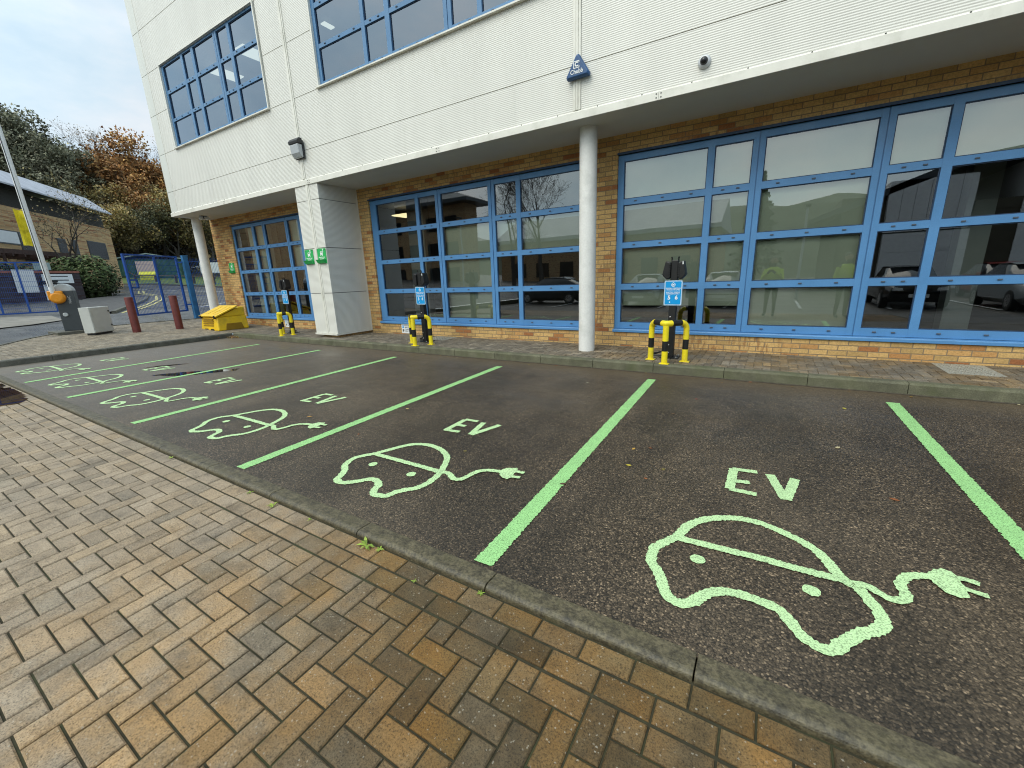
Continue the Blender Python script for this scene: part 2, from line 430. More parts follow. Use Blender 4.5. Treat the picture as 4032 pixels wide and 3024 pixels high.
M['hivis'] = flat('hi_vis_yellow_cloth', (.55,.75,.02), .7)
M['navy'] = flat('navy_cloth', (.012,.014,.022), .85)
M['skin'] = flat('skin', (.42,.25,.18), .5)
M['hair'] = flat('dark_hair', (.03,.02,.015), .6)
M['leaf_litter'] = attr_mat('fallen_leaf_surface', .6)

def emit(name, col, s):
    m, nt, b = newmat(name)
    b.inputs['Base Color'].default_value = (*col, 1); b.inputs['Emission Color'].default_value = (*col, 1); b.inputs['Emission Strength'].default_value = s
    return m
M['ceiling_lamp'] = emit('lit_ceiling_panel', (1,.84,.48), 1.5)
M['ceiling_lamp_up'] = emit('lit_ceiling_strip', (1,.93,.66), 2.0)

def text(s, size, mat, parent, loc, name='lettering', bold=.0, align='CENTER', sx=1.0, rot=(PI/2,0,0)):
    cu = bpy.data.curves.new(name, 'FONT'); cu.body = s; cu.size = size; cu.align_x = align; cu.align_y = 'CENTER'; cu.offset = bold; cu.resolution_u = 4
    to = bpy.data.objects.new(name, cu); COL.objects.link(to)
    dg = bpy.context.evaluated_depsgraph_get(); dg.update()
    me = bpy.data.meshes.new_from_object(to.evaluated_get(dg))
    bpy.data.objects.remove(to); bpy.data.curves.remove(cu)
    me.materials.clear(); me.materials.append(mat)
    o = bpy.data.objects.new(name, me); COL.objects.link(o)
    o.parent = parent; o.location = Vector(loc) - world_loc(parent); o.rotation_euler = rot; o.scale = (sx, 1, 1)
    return o
# ground outlines of the painted car symbols (metres)
SYM4 = dict(
    outline=[[-2.746, 2.139], [-2.7, 2.234], [-2.654, 2.344], [-2.596, 2.437], [-2.521, 2.488], [-2.404, 2.507], [-2.27, 2.474], [-2.153, 2.404], [-2.088, 2.326], [-2.036, 2.227], [-1.999, 2.147], [-1.973, 2.049], [-1.968, 1.955], [-1.991, 1.875], [-2.048, 1.813], [-2.079, 1.756], [-2.094, 1.704], [-2.148, 1.681], [-2.203, 1.683], [-2.243, 1.736], [-2.259, 1.778], [-2.306, 1.814], [-2.369, 1.826], [-2.415, 1.798], [-2.453, 1.746], [-2.509, 1.699], [-2.565, 1.679], [-2.622, 1.704], [-2.645, 1.757], [-2.696, 1.828], [-2.772, 1.891], [-2.81, 1.97], [-2.807, 2.05], [-2.746, 2.139]],
    wind=[[-2.722, 2.151], [-2.43, 2.152], [-2.203, 2.151], [-1.999, 2.147]],
    cable=[[-1.992, 2.151], [-1.926, 2.156], [-1.85, 2.112], [-1.795, 2.115], [-1.772, 2.171], [-1.755, 2.263], [-1.699, 2.331], [-1.58, 2.363]],
    plug=[[-1.603, 2.37], [-1.584, 2.428], [-1.514, 2.464], [-1.491, 2.447], [-1.483, 2.366], [-1.474, 2.308], [-1.488, 2.274], [-1.527, 2.28], [-1.573, 2.31]],
    prongs=[[[-1.493, 2.414], [-1.423, 2.416]], [[-1.484, 2.325], [-1.414, 2.339]]],
    E=[[[-2.561, 3.186], [-2.551, 2.855]], [[-2.567, 3.193], [-2.408, 3.2]], [[-2.557, 3.028], [-2.44, 3.035]], [[-2.561, 2.866], [-2.398, 2.884]]],
    V=[[[-2.337, 3.2], [-2.263, 2.876]], [[-2.15, 3.208], [-2.254, 2.872]]],
    dots=[[[-2.58, 2.004], [-2.611, 1.989]], [[-2.174, 2.019], [-2.203, 2.004]]])
SYM5 = dict(
    outline=[[-0.305, 2.156], [-0.276, 2.27], [-0.223, 2.363], [-0.146, 2.438], [-0.06, 2.484], [0.027, 2.504], [0.113, 2.491], [0.194, 2.455], [0.27, 2.41], [0.326, 2.359], [0.36, 2.306], [0.389, 2.232], [0.414, 2.174], [0.448, 2.142], [0.46, 2.154], [0.488, 2.089], [0.507, 2.04], [0.521, 1.984], [0.521, 1.931], [0.494, 1.883], [0.441, 1.835], [0.395, 1.778], [0.358, 1.722], [0.33, 1.689], [0.294, 1.68], [0.259, 1.696], [0.227, 1.727], [0.201, 1.771], [0.163, 1.822], [0.099, 1.835], [0.033, 1.84], [-0.035, 1.83], [-0.079, 1.806], [-0.121, 1.755], [-0.159, 1.691], [-0.192, 1.662], [-0.235, 1.661], [-0.273, 1.694], [-0.301, 1.754], [-0.333, 1.817], [-0.371, 1.862], [-0.388, 1.923], [-0.386, 1.999], [-0.349, 2.075], [-0.305, 2.156]],
    wind=[[-0.296, 2.138], [-0.115, 2.146], [0.092, 2.155], [0.281, 2.154], [0.412, 2.161], [0.448, 2.147]],
    cable=[[0.456, 2.152], [0.506, 2.163], [0.545, 2.133], [0.58, 2.114], [0.625, 2.135], [0.638, 2.177], [0.631, 2.216], [0.639, 2.27], [0.674, 2.327], [0.72, 2.359], [0.758, 2.374]],
    plug=[[0.746, 2.389], [0.785, 2.442], [0.822, 2.465], [0.852, 2.461], [0.861, 2.435], [0.868, 2.364], [0.866, 2.315], [0.864, 2.276], [0.823, 2.26], [0.786, 2.271], [0.768, 2.3], [0.755, 2.342], [0.737, 2.349]],
    prongs=[[[0.856, 2.415], [0.887, 2.419], [0.929, 2.407]], [[0.865, 2.338], [0.895, 2.331], [0.934, 2.328]]],
    E=[[[-0.104, 3.182], [-0.104, 2.85]], [[-0.11, 3.174], [0.044, 3.197]], [[-0.096, 2.979], [0.006, 3.001]], [[-0.107, 2.848], [0.051, 2.847]]],
    V=[[[0.121, 3.197], [0.207, 2.857]], [[0.269, 3.196], [0.21, 2.858]]],
    dots=[[[-0.181, 2.003], [-0.215, 1.998]], [[0.288, 2.016], [0.254, 2.019]]])
# ------------------------------------------------------------------ ground
YK, ZK = 6.03, .125          # kerb line and pavement height by the building
YN0, YN1 = 1.32, 1.432       # flush kerb between the bays and the block paving
XE = -13.2                   # kerb at the far end of the bays
ZB = -.05                    # block paving of the drive
def gz(x):
    if x > -13.3: return ZK
    if x > -64: return ZK + .045*(-13.3 - x)
    return ZK + .045*50.7 + .30*(-64 - x)

def sheet(name, x0, x1, y0, y1, z, mat):
    mb = MB(); mb.quad((x0,y0,z),(x1,y0,z),(x1,y1,z),(x0,y1,z)); return struct(build(name, mb, mat))
sheet('ground', -13.4, 160, -160, 160, -.17, M['drive'])
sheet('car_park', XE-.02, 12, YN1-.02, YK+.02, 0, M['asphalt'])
# the rising site entrance, road and hillside to the west
mb = MB(); xs = [-13.35, -18, -24, -32, -40, -50, -58, -64, -72, -80, -90, -110, -140]
for a, b in zip(xs, xs[1:]):
    for y0, y1 in ((-160,-60),(-60,-20),(-20,0),(0,10),(10,20),(20,40),(40,90),(90,160)):
        mb.quad((b,y0,gz(b)-.03),(a,y0,gz(a)-.03),(a,y1,gz(a)-.03),(b,y1,gz(b)-.03))
struct(build('road', mb, M['road']))
# soil step under the west paving
mb = MB(); mb.box(-13.4, -13.3, -60, 7.4, -.2, .06); struct(build('ground_edge', mb, M['joint_sand']))

def slab_blocks(mb, x0, x1, y0, y1, z, tone, zf=None, ang=None):
    """90 degree herringbone of 200 x 100 blocks clipped to a rectangle"""
    u = .1
    for i in range(int(x0/u)-3, int(x1/u)+3):
        for j in range(int(y0/u)-3, int(y1/u)+3):
            k = (i-j) % 4
            if k == 0: bx = (i*u, (i+2)*u, j*u, (j+1)*u)
            elif k == 3: bx = (i*u, (i+1)*u, j*u, (j+2)*u)
            else: continue
            block(mb, max(bx[0],x0), min(bx[1],x1), max(bx[2],y0), min(bx[3],y1), z, tone, zf)
def block(mb, a, b, c, d, z, tone, zf=None):
    if b-a < .025 or d-c < .025: return
    g = .0040; t = .0050; ch = .0050
    a += g; b -= g; c += g; d -= g
    col = tone((a+b)/2, (c+d)/2)
    zz = z + RN.uniform(-.0015, .0015)
    tx, ty = RN.uniform(-.006,.006), RN.uniform(-.006,.006)
    def P(x, y, dz):
        h = (zf(x, y) + zz - z if zf else zz) + (x-(a+b)/2)*tx + (y-(c+d)/2)*ty + dz
        return (x, y, h)
    V = [P(a,c,-.03),P(b,c,-.03),P(b,d,-.03),P(a,d,-.03), P(a,c,-ch),P(b,c,-ch),P(b,d,-ch),P(a,d,-ch), P(a+t,c+t,0),P(b-t,c+t,0),P(b-t,d-t,0),P(a+t,d-t,0)]
    F = [(8,9,10,11)]
    for i in range(4):
        j = (i+1) % 4
        F += [(i,j,4+j,4+i),(4+i,4+j,8+j,8+i)]
    mb.add(V, F, col)

def tone_drive(x, y):
    r = RN.random()
    # greyer and lighter away from the near kerb, browner and damper towards it
    k = min(1, max(0, (x + 2.7 + 1.0*(y-.9))/1.7)) * .92 + RN.uniform(-.12,.12)
    k = min(1, max(0, k))
    if r < .42: a, b = (.345,.27,.19), (.155,.100,.038)
    elif r < .70: a, b = (.315,.25,.18), (.115,.079,.034)
    elif r < .82: a, b = (.275,.222,.16), (.10,.071,.033)
    else: a, b = (.355,.27,.18), (.18,.112,.038)
    f = RN.uniform(.86, 1.12)
    return tuple((p*(1-k)+.88*q*k)*f for p, q in zip(a, b))
mb = MB()
zd = lambda x, y: -.020 - .034*(1.32-y)
slab_blocks(mb, -13.2, 3.2, -2.3, 1.1, ZB, tone_drive, zd)
for row, (c, d) in enumerate(((1.106,1.206),(1.211,1.313))):
    x = -13.2 + (.1 if row else 0)
    while x < 3.2:
        block(mb, x, min(x+.2, 3.2), c, d, ZB, tone_drive, zd); x += .2
struct(build('block_paving', mb, M['paving'], fixn=False))
mb = MB(); mb.quad((-13.3,-2.4,zd(0,-2.4)-.009),(3.3,-2.4,zd(0,-2.4)-.009),(3.3,1.33,zd(0,1.33)-.009),(-13.3,1.33,zd(0,1.33)-.009)); struct(build('paving_joints', mb, M['joint_sand']))
# puddle lying in the low corner of the drive
mb = MB(); pts = []
for i in range(40):
    a = 2*PI*i/40; r = 1 + .22*mnoise.noise(Vector((math.cos(a)*1.7, math.sin(a)*1.7, 3.1)))
    pts.append((-10.6 + 2.0*r*math.cos(a), min(1.29, .98 + .42*r*math.sin(a)), -.0215))
mb.poly(pts); struct(build('puddle', mb, M['water']))
for pts in ([(-8.9,2.65),(-8.7,3.0),(-7.95,3.65),(-7.85,3.5),(-8.3,2.85)], [(-9.9,2.9),(-9.85,3.15),(-9.5,3.55),(-9.65,3.2)]):
    mb = MB(); P = []
    for i in range(len(pts)):
        a = Vector((*pts[i],0)); b = Vector((*pts[(i+1)%len(pts)],0))
        for k in range(6):
            q = a+(b-a)*(k/6); P.append((q.x+RN.uniform(-.02,.02), q.y+RN.uniform(-.02,.02), .0035))
    mb.poly(P); struct(build('wet_patch', mb, M['water']))

# ---- kerbs
def kerb_run(name, stones, mat, prof, axis):
    """stones: list of (start,end); prof: (across,z) polygon"""
    mb = MB()
    for a, b in stones:
        mb.prism(prof, a+.0025, b-.0025, axis)
    return struct(build(name, mb, mat, bevel=.004))
st = []; x = -13.05
off = (-1.93 + 13.05) % .915
st.append((x, x+off)); x += off
while x < 5: st.append((x, x+.915)); x += .915
p = [(YN0, -.2), (YN0, -.018)]
for k in range(1, 6):
    a = PI/2*k/5; p.append((YN0 + .028*(1-math.cos(a)), -.018 + .026*math.sin(a)))
p += [(YN1, .004), (YN1, -.2)]
kerb_run('flush_kerb', st, M['kerb_near'], p, 'x')
st = []; x = -2.259 - .915*12
while x < 9: st.append((max(x, -13.2), x+.915)); x += .915
st = [s for s in st if s[1] > -13.1]
p = [(YK, -.1), (YK+.006, ZK-.022), (YK+.022, ZK+.001), (YK+.125, ZK+.003), (YK+.125, -.1)]
kerb_run('pavement_kerb', st, M['kerb_mossy'], p, 'x')
st = []; y = YK
while y > .2: st.append((max(y-.915,.2), y)); y -= .915
p = [(XE, -.1), (XE-.006, ZK-.022), (XE-.022, ZK+.001), (XE-.125, ZK+.003), (XE-.125, -.1)]
kerb_run('end_kerb', st, M['kerb'], p, 'y')
# dirt line where asphalt meets the pavement kerb
mb = MB(); x = -13.15; 
pts0 = []; pts1 = []
while x < 6:
    pts0.append((x, YK-.002, .003)); pts1.append((x, YK-.03-.05*abs(mnoise.noise(Vector((x*2.2,0,0)))) - .02*RN.random(), .003)); x += .05
for i in range(len(pts0)-1): mb.quad(pts1[i], pts1[i+1], pts0[i+1], pts0[i])
struct(build('gutter_dirt', mb, pbr('gutter_silt', (.075,.062,.042), .9, var=.5, vscale=20, bumps=.6, bscale=120)))

# ---- pavement beside the building and the island by the barrier
def tone_pave(x, y):
    f = RN.uniform(.72, 1.18)
    if RN.random() < .12: f *= 1.4
    return (.19*f, .16*f, .12*f)
mb = MB()
slab_blocks(mb, -13.32, 9, YK+.128, 7.43, ZK, tone_pave)
struct(build('pavement', mb, M['paving'], fixn=False))
sheet('pavement_joints', -13.33, 9, YK+.1, 7.5, ZK-.009, pbr('pale_joint_sand', (.20,.17,.12), .95, var=.5, vscale=12))
def tone_island(x, y):
    f = RN.uniform(.74, 1.15); return (.27*f, .225*f, .165*f)
ISL = [(-13.33,.5),(-14.3,.8),(-15.88,2.06),(-16.64,2.64),(-17.1,3.1),(-18.05,4.0),(-18.05,4.79),(-18.03,5.9),(-17.9,7.2),(-16.3,7.42),(-13.33,7.42)]
def inside(x, y, poly):
    c = False; n = len(poly)
    for i in range(n):
        (x1,y1),(x2,y2) = poly[i], poly[(i+1)%n]
        if (y1 > y) != (y2 > y) and x < (x2-x1)*(y-y1)/(y2-y1)+x1: c = not c
    return c
mb = MB()
for j in range(0, 72):
    y = .5 + j*.1
    for i in range(-1, 26):
        x = -13.33 - i*.2 + (.1 if j % 2 else 0)
        a, b = x-.2, min(x, -13.33)
        if inside((a+b)/2, y+.05, ISL): block(mb, a, b, y, y+.1, 0, tone_island, lambda x, y: gz(x))
struct(build('island_paving', mb, M['paving'], fixn=False))
mb = MB(); mb.poly([(x, y, gz(x)-.010) for x, y in ISL]); struct(build('island_joints', mb, M['joint_sand']))
# concrete edging strip of the island
mb = MB()
for (x1,y1),(x2,y2) in zip(ISL[0:9], ISL[1:10]):
    mb.bar((x1,y1,gz(x1)-.02),(x2,y2,gz(x2)-.02), .10, .07)
struct(build('island_edging', mb, M['kerb']))
# pale strip of concrete by the entrance gates
mb = MB()
Pq = [(-20.0,2.2),(-20.6,3.5),(-21.4,4.4),(-23.6,4.55),(-24.6,3.3),(-25.2,1.0),(-21.0,1.0)]
mb.poly([(x,y,gz(x)+.004) for x,y in Pq]); struct(build('concrete_strip', mb, M['pavement_grey']))
# road kerbs, island nose and lines beyond the gates
def road_ribbon(name, pts, w, mat, dz=.004, h=0, dash=None):
    mb = MB()
    for (x1,y1),(x2,y2) in zip(pts, pts[1:]):
        a = Vector((x1,y1,gz(x1)-.03+dz)); b = Vector((x2,y2,gz(x2)-.03+dz))
        d = (b-a); d.z = 0; d.normalize(); n = Vector((-d.y, d.x, 0))*w/2
        if h: mb.bar(a+Vector((0,0,h/2-.02)), b+Vector((0,0,h/2-.02)), w, h+.04)
        else: mb.quad(a-n, b-n, b+n, a+n)
    return struct(build(name, mb, mat))
road_ribbon('road_kerb', [(-22.9,6.2),(-24.6,7.0),(-26.5,8.0),(-30,9.6),(-33.5,10.9),(-36,10.9),(-36.2,10.2),(-34.6,9.6)], .14, M['kerb'], h=.11)
road_ribbon('verge_kerb', [(-66,10),(-57.5,15.9),(-52.4,18.0),(-45.3,18.9),(-42.4,19.1),(-34,19.6),(-22,20)], .16, M['kerb'], h=.13)
for k, off in enumerate((0, .28)):
    road_ribbon('double_yellow_line', [(-22.9,6.45+off),(-24.6,7.4+off),(-26.6,8.5+off),(-30,10.1+off),(-33.6,11.35+off),(-37.6,11.75+off),(-41.5,13.0+off)], .11, M['yellow_line'], .012)
cl = [(-45.5,13.75),(-41.8,14.35),(-38.5,15.1),(-35.5,15.75),(-30,16.6),(-24,17.3)]
mb = MB()
for (x1,y1),(x2,y2) in zip(cl, cl[1:]):
    for t0, t1 in ((0,.6),(.75,1)):
        a = Vector((x1+(x2-x1)*t0, y1+(y2-y1)*t0, 0)); b = Vector((x1+(x2-x1)*t1, y1+(y2-y1)*t1, 0))
        a.z = gz(a.x)-.018; b.z = gz(b.x)-.018; n = Vector((-(b-a).y, (b-a).x, 0)).normalized()*.09
        mb.quad(a-n, b-n, b+n, a+n)
struct(build('white_centre_line', mb, M['white_line']))
mb = MB()
for a, b in (((-23.3,9.5),(-24.7,11.2)),((-25.3,11.8),(-27,13.6))):
    A = Vector((*a, gz(a[0])-.018)); B = Vector((*b, gz(b[0])-.018)); n = Vector((-(B-A).y,(B-A).x,0)).normalized()*.07
    mb.quad(A-n,B-n,B+n,A+n)
struct(build('give_way_line', mb, M['white_line']))
mb = MB()
V = [(-66,10.1),(-57.5,16),(-52.4,18.1),(-45.3,19.0),(-42.4,19.2),(-34,19.7),(-22,20.1),(-22,40),(-64,40),(-70,30)]
KL = [(-66,10.1),(-57.5,16),(-52.4,18.1),(-45.3,19.0),(-42.4,19.2),(-34,19.7),(-22,20.1)]
for (x1,y1),(x2,y2) in zip(KL, KL[1:]):
    for y0, yy in ((0,1),(1,4),(4,24)):
        mb.quad((x1,y1+y0,gz(x1)+.02),(x2,y2+y0,gz(x2)+.02),(x2,y2+yy,gz(x2)+.02),(x1,y1+yy,gz(x1)+.02))
struct(build('grass_verge', mb, M['grass']))
mb = MB(); V = [(-22.9,6.2),(-24.6,7.0),(-26.5,8.0),(-30,9.6),(-33.5,10.9),(-36,10.9),(-36.2,10.2),(-34.6,9.6),(-33,8.0),(-30,6.5),(-24.4,5.0),(-23.3,5.1)]
mb.poly([(x,y,gz(x)+.06) for x,y in V]); struct(build('footpath', mb, pbr('footpath_tarmac', (.075,.07,.066), .7, var=.3, vscale=3)))

# ------------------------------------------------------------------ painted bay markings
def rough_edge(P, amp):
    return amp*(mnoise.noise(Vector((P.x*70, P.y*70, 0.3))) + .8*RN.uniform(-1,1))
def ribbon(mb, pts, w, z, amp=.004, step=.009, closed=False, taper=None):
    P = [Vector((p[0], p[1], 0)) for p in pts]
    # Catmull-Rom then resample
    def cr(p0,p1,p2,p3,t): return .5*((2*p1)+(-p0+p2)*t+(2*p0-5*p1+4*p2-p3)*t*t+(-p0+3*p1-3*p2+p3)*t**3)
    n = len(P); S = []
    if n == 2: S = P
    else:
        rng = range(n) if closed else range(n-1)
        for i in rng:
            if closed: q = [P[(i-1)%n],P[i],P[(i+1)%n],P[(i+2)%n]]
            else: q = [P[max(i-1,0)],P[i],P[i+1],P[min(i+2,n-1)]]
            S += [cr(*q, k/8) for k in range(8)]
        S.append(S[0] if closed else P[-1])
    R = [S[0]]; acc = 0
    for a, b in zip(S, S[1:]):
        L = (b-a).length
        if L < 1e-6: continue
        t = step-acc
        while t <= L:
            R.append(a+(b-a)*(t/L)); t += step
        acc = (acc+L) % step
    if closed: R.append(R[0].copy())
    else: R.append(S[-1])
    Lp = []; Rp = []
    for i, p in enumerate(R):
        a = R[max(i-3,0)] if not closed else R[(i-3) % (len(R)-1)]
        b = R[min(i+3,len(R)-1)] if not closed else R[(i+3) % (len(R)-1)]
        d = (b-a)
        if d.length < 1e-6: d = Vector((1,0,0))
        d.normalize(); nn = Vector((-d.y, d.x, 0))
        l = p + nn*(w/2); r = p - nn*(w/2)
        l += nn*rough_edge(l, amp); r -= nn*rough_edge(r, amp)
        Lp.append((l.x,l.y,z)); Rp.append((r.x,r.y,z))
    if closed: Lp[-1] = Lp[0]; Rp[-1] = Rp[0]
    b0 = len(mb.v); mb.v += Lp + Rp; m = len(Lp)
    for i in range(m-1):
        mb.f.append([b0+i, b0+m+i, b0+m+i+1, b0+i+1]); mb.c.append(None); mb.m.append(0)
def blob(mb, pts, z, amp=.004):
    S = []
    n = len(pts)
    for i in range(n):
        a = Vector((*pts[i],0)); b = Vector((*pts[(i+1)%n],0)); k = max(1, int((b-a).length/.012))
        for t in range(k):
            p = a+(b-a)*(t/k); S.append((p.x+RN.uniform(-amp,amp), p.y+RN.uniform(-amp,amp), z))
    c = Vector((sum(p[0] for p in S)/len(S), sum(p[1] for p in S)/len(S), z))
    b0 = len(mb.v); mb.v += [tuple(c)] + S
    for i in range(len(S)):
        mb.f.append([b0, b0+1+i, b0+1+(i+1)%len(S)]); mb.c.append(None); mb.m.append(0)

LINES = [((-10.807,5.487),(-10.409,1.472),'farthest of the green lines, beside the kerb end of the row of bays'),
         ((-8.341,5.485),(-8.24,1.498),'second green bay line from the far end kerb'),
         ((-6.034,5.514),(-5.845,1.486),'green bay line ending by the hoop barrier of charger 3 and 4'),
         ((-3.666,5.55),(-3.504,1.455),'green bay line just left of the round column between two large windows'),
         ((-1.26,5.615),(-1.118,1.455),'wide green bay line running from charger 5 and 6 towards the paving'),
         ((1.195,5.575),(1.24,1.455),'nearest green bay line, slanting out of the right edge of the photo')]
for i, (f, n, lb) in enumerate(LINES):
    mb = MB(); ribbon(mb, [f, n], .108, .004, .0055)
    tag(build('bay_line', mb, M['green_line'], fixn=False), lb, 'road marking', 'green lines between the charging bays')
EVL = ['car and EV symbol in the farthest bay beside the end kerb', 'car and EV symbol in the bay second from the end kerb', 'car and EV symbol between the second and third bay lines from the far end',
       'car and EV symbol in front of charger 3 and 4, third largest of the row', 'second largest car and EV symbol, left of the widest full green line', 'largest pale green car and EV symbol, at the right of the photo']
def ev_symbol(i, S, dx, dy):
    T = lambda l: [(x+dx, y+dy) for x, y in l]
    cx = sum(p[0] for p in S['outline'])/len(S['outline'])+dx
    r = thing('charging_bay_symbol', EVL[i], 'road marking', (cx, 2.2+dy, 0), 'painted car and plug symbols')
    w = .052
    mb = MB(); ribbon(mb, T(S['outline'])[:-1], w, .004, .0050, closed=True); build('car_outline', mb, M['green_mark'], r, fixn=False)
    mb = MB(); ribbon(mb, T(S['wind']), w*.95, .0055, .0045); build('windscreen_line', mb, M['green_mark'], r, fixn=False)
    for c, e in S['dots']:
        c = (c[0]+dx, c[1]+dy); mb = MB()
        blob(mb, [(c[0]+.036*math.cos(2*PI*k/20), c[1]+.036*math.sin(2*PI*k/20)) for k in range(20)], .004, .003)
        build('headlight_dot', mb, M['green_mark'], r, fixn=False)
    mb = MB(); ribbon(mb, T(S['cable']), w*.85, .0068, .0045)
    cab = build('cable', mb, M['green_mark'], r, fixn=False)
    mb = MB(); blob(mb, T(S['plug']), .0082, .004)
    for l in S['prongs']: ribbon(mb, T(l), .034, .0094, .004)
    build('plug', mb, M['green_mark'], cab, fixn=False)
    mb = MB()
    for k, l in enumerate(S['E']): ribbon(mb, T(l), .05 if k else .058, .004+.0012*(k > 0), .0035)
    build('letter_e', mb, M['green_mark'], r, fixn=False)
    mb = MB()
    for k, l in enumerate(S['V']): ribbon(mb, T(l), .058, .004+.0012*k, .0035)
    build('letter_v', mb, M['green_mark'], r, fixn=False)
for i, dx, dy in ((0,-9.46,-.03),(1,-7.12,-.06),(2,-4.76,-.05),(3,-2.335,0),(4,0,0)): ev_symbol(i, SYM4, dx, dy)
ev_symbol(5, SYM5, 0, 0)
# ------------------------------------------------------------------ office building
YW, YF, ZS = 7.43, 6.38, 3.593
XL, XR, ZT = -16.3, 9.5, 11.4
B = thing('office_building', 'white clad office block on a buff brick ground floor with blue framed windows', 'building', (-3.4, 7.43, 0))

def cut_wall(mb, x0, x1, z0, z1, holes, y, reveal):
    xs = sorted({x0, x1, *[h[0] for h in holes], *[h[1] for h in holes]})
    zs = sorted({z0, z1, *[h[2] for h in holes], *[h[3] for h in holes]})
    for a, b in zip(xs, xs[1:]):
        for c, d in zip(zs, zs[1:]):
            mx, mz = (a+b)/2, (c+d)/2
            if any(h[0] < mx < h[1] and h[2] < mz < h[3] for h in holes): continue
            mb.quad((a,y,c),(b,y,c),(b,y,d),(a,y,d))
    for a, b, c, d in holes:
        yb = y+reveal
        mb.quad((a,y,c),(a,yb,c),(a,yb,d),(a,y,d)); mb.quad((b,y,c),(b,yb,c),(b,yb,d),(b,y,d))
        mb.quad((a,y,d),(b,y,d),(b,yb,d),(a,yb,d)); mb.quad((a,y,c),(b,y,c),(b,yb,c),(a,yb,c))
GW = [(-15.06, [(-14.962,-13.918),(-13.788,-13.315),(-13.186,-12.143),(-12.013,-11.497),(-11.37,-10.33)], -10.23),
      (-8.505, [(-8.405,-7.035),(-6.941,-6.443),(-6.289,-5.054),(-4.899,-4.399),(-4.304,-3.035)], -2.935),
      (-2.391, [(-2.291,-1.021),(-.927,-.429),(-.275,.960),(1.115,1.615),(1.710,2.979)], 3.079)]
# W2 runs on to the pier beside the round column
GW[1] = (-8.505, [(-8.305,-7.035),(-6.941,-6.443),(-6.289,-5.054),(-4.899,-4.399),(-4.304,-3.035)], -2.935)
GROWS = [(.546,1.12),(1.219,1.822),(1.916,2.518),(2.613,3.193)]
ZG0, ZG1 = .44, 3.29
mb = MB()
cut_wall(mb, XL, XR, -.1, ZS+.02, [(a, b, ZG0-.06, ZG1) for a, _, b in GW], YW, .10)
mb.quad((XL,YW,-.1),(XL,16,-.1),(XL,16,ZS+.02),(XL,YW,ZS+.02)); mb.quad((XR,YW,-.1),(XR,16,-.1),(XR,16,ZS+.02),(XR,YW,ZS+.02))
build('brick_wall', mb, M['brick'], B, fixn=False)
# shell (rear, sides, floor plates, roof)
mb = MB()
mb.box(XL+.02, XR-.02, 16, 16.2, -.1, ZT); mb.box(XL+.05, XR-.05, 6.7, 16, ZT-.25, ZT-.02)
mb.box(XL+.02, XR-.02, YW+.16, 16, ZS+.06, ZS+.5)
mb.box(XL+.02, XR-.02, YW+.12, 16, .05, .2)
for xp in (-2.66,):
    mb.box(xp-.06, xp+.06, YW+.14, 13, .2, ZS+.06)
mb.box(XL+.02, XR-.02, 13, 13.1, .2, ZS+.06)
mb.box(XL+.02, XR-.02, 11.5, 11.6, ZS+.5, ZT-.3)
mb.box(XL+.05, XR-.05, YF+.2, 11.5, 8.1, 8.2)
mb.quad((XL+.03,YW+.2,.2),(XL+.03,16,.2),(XL+.03,16,ZT-.25),(XL+.03,YW+.2,ZT-.25)); mb.quad((XR-.03,YW+.2,.2),(XR-.03,16,.2),(XR-.03,16,ZT-.25),(XR-.03,YW+.2,ZT-.25))
build('interior_shell', mb, M['interior'], B)
for a in ((-8.15,-7.62,YW+.9,YW+1.1),(-14.7,-14.35,YW+.9,YW+1.1),(2.2,2.5,YW+1.2,YW+1.5)):
    mb = MB(); mb.box(*a, .2, ZS); build('interior_column', mb, M['interior_grey'], B)

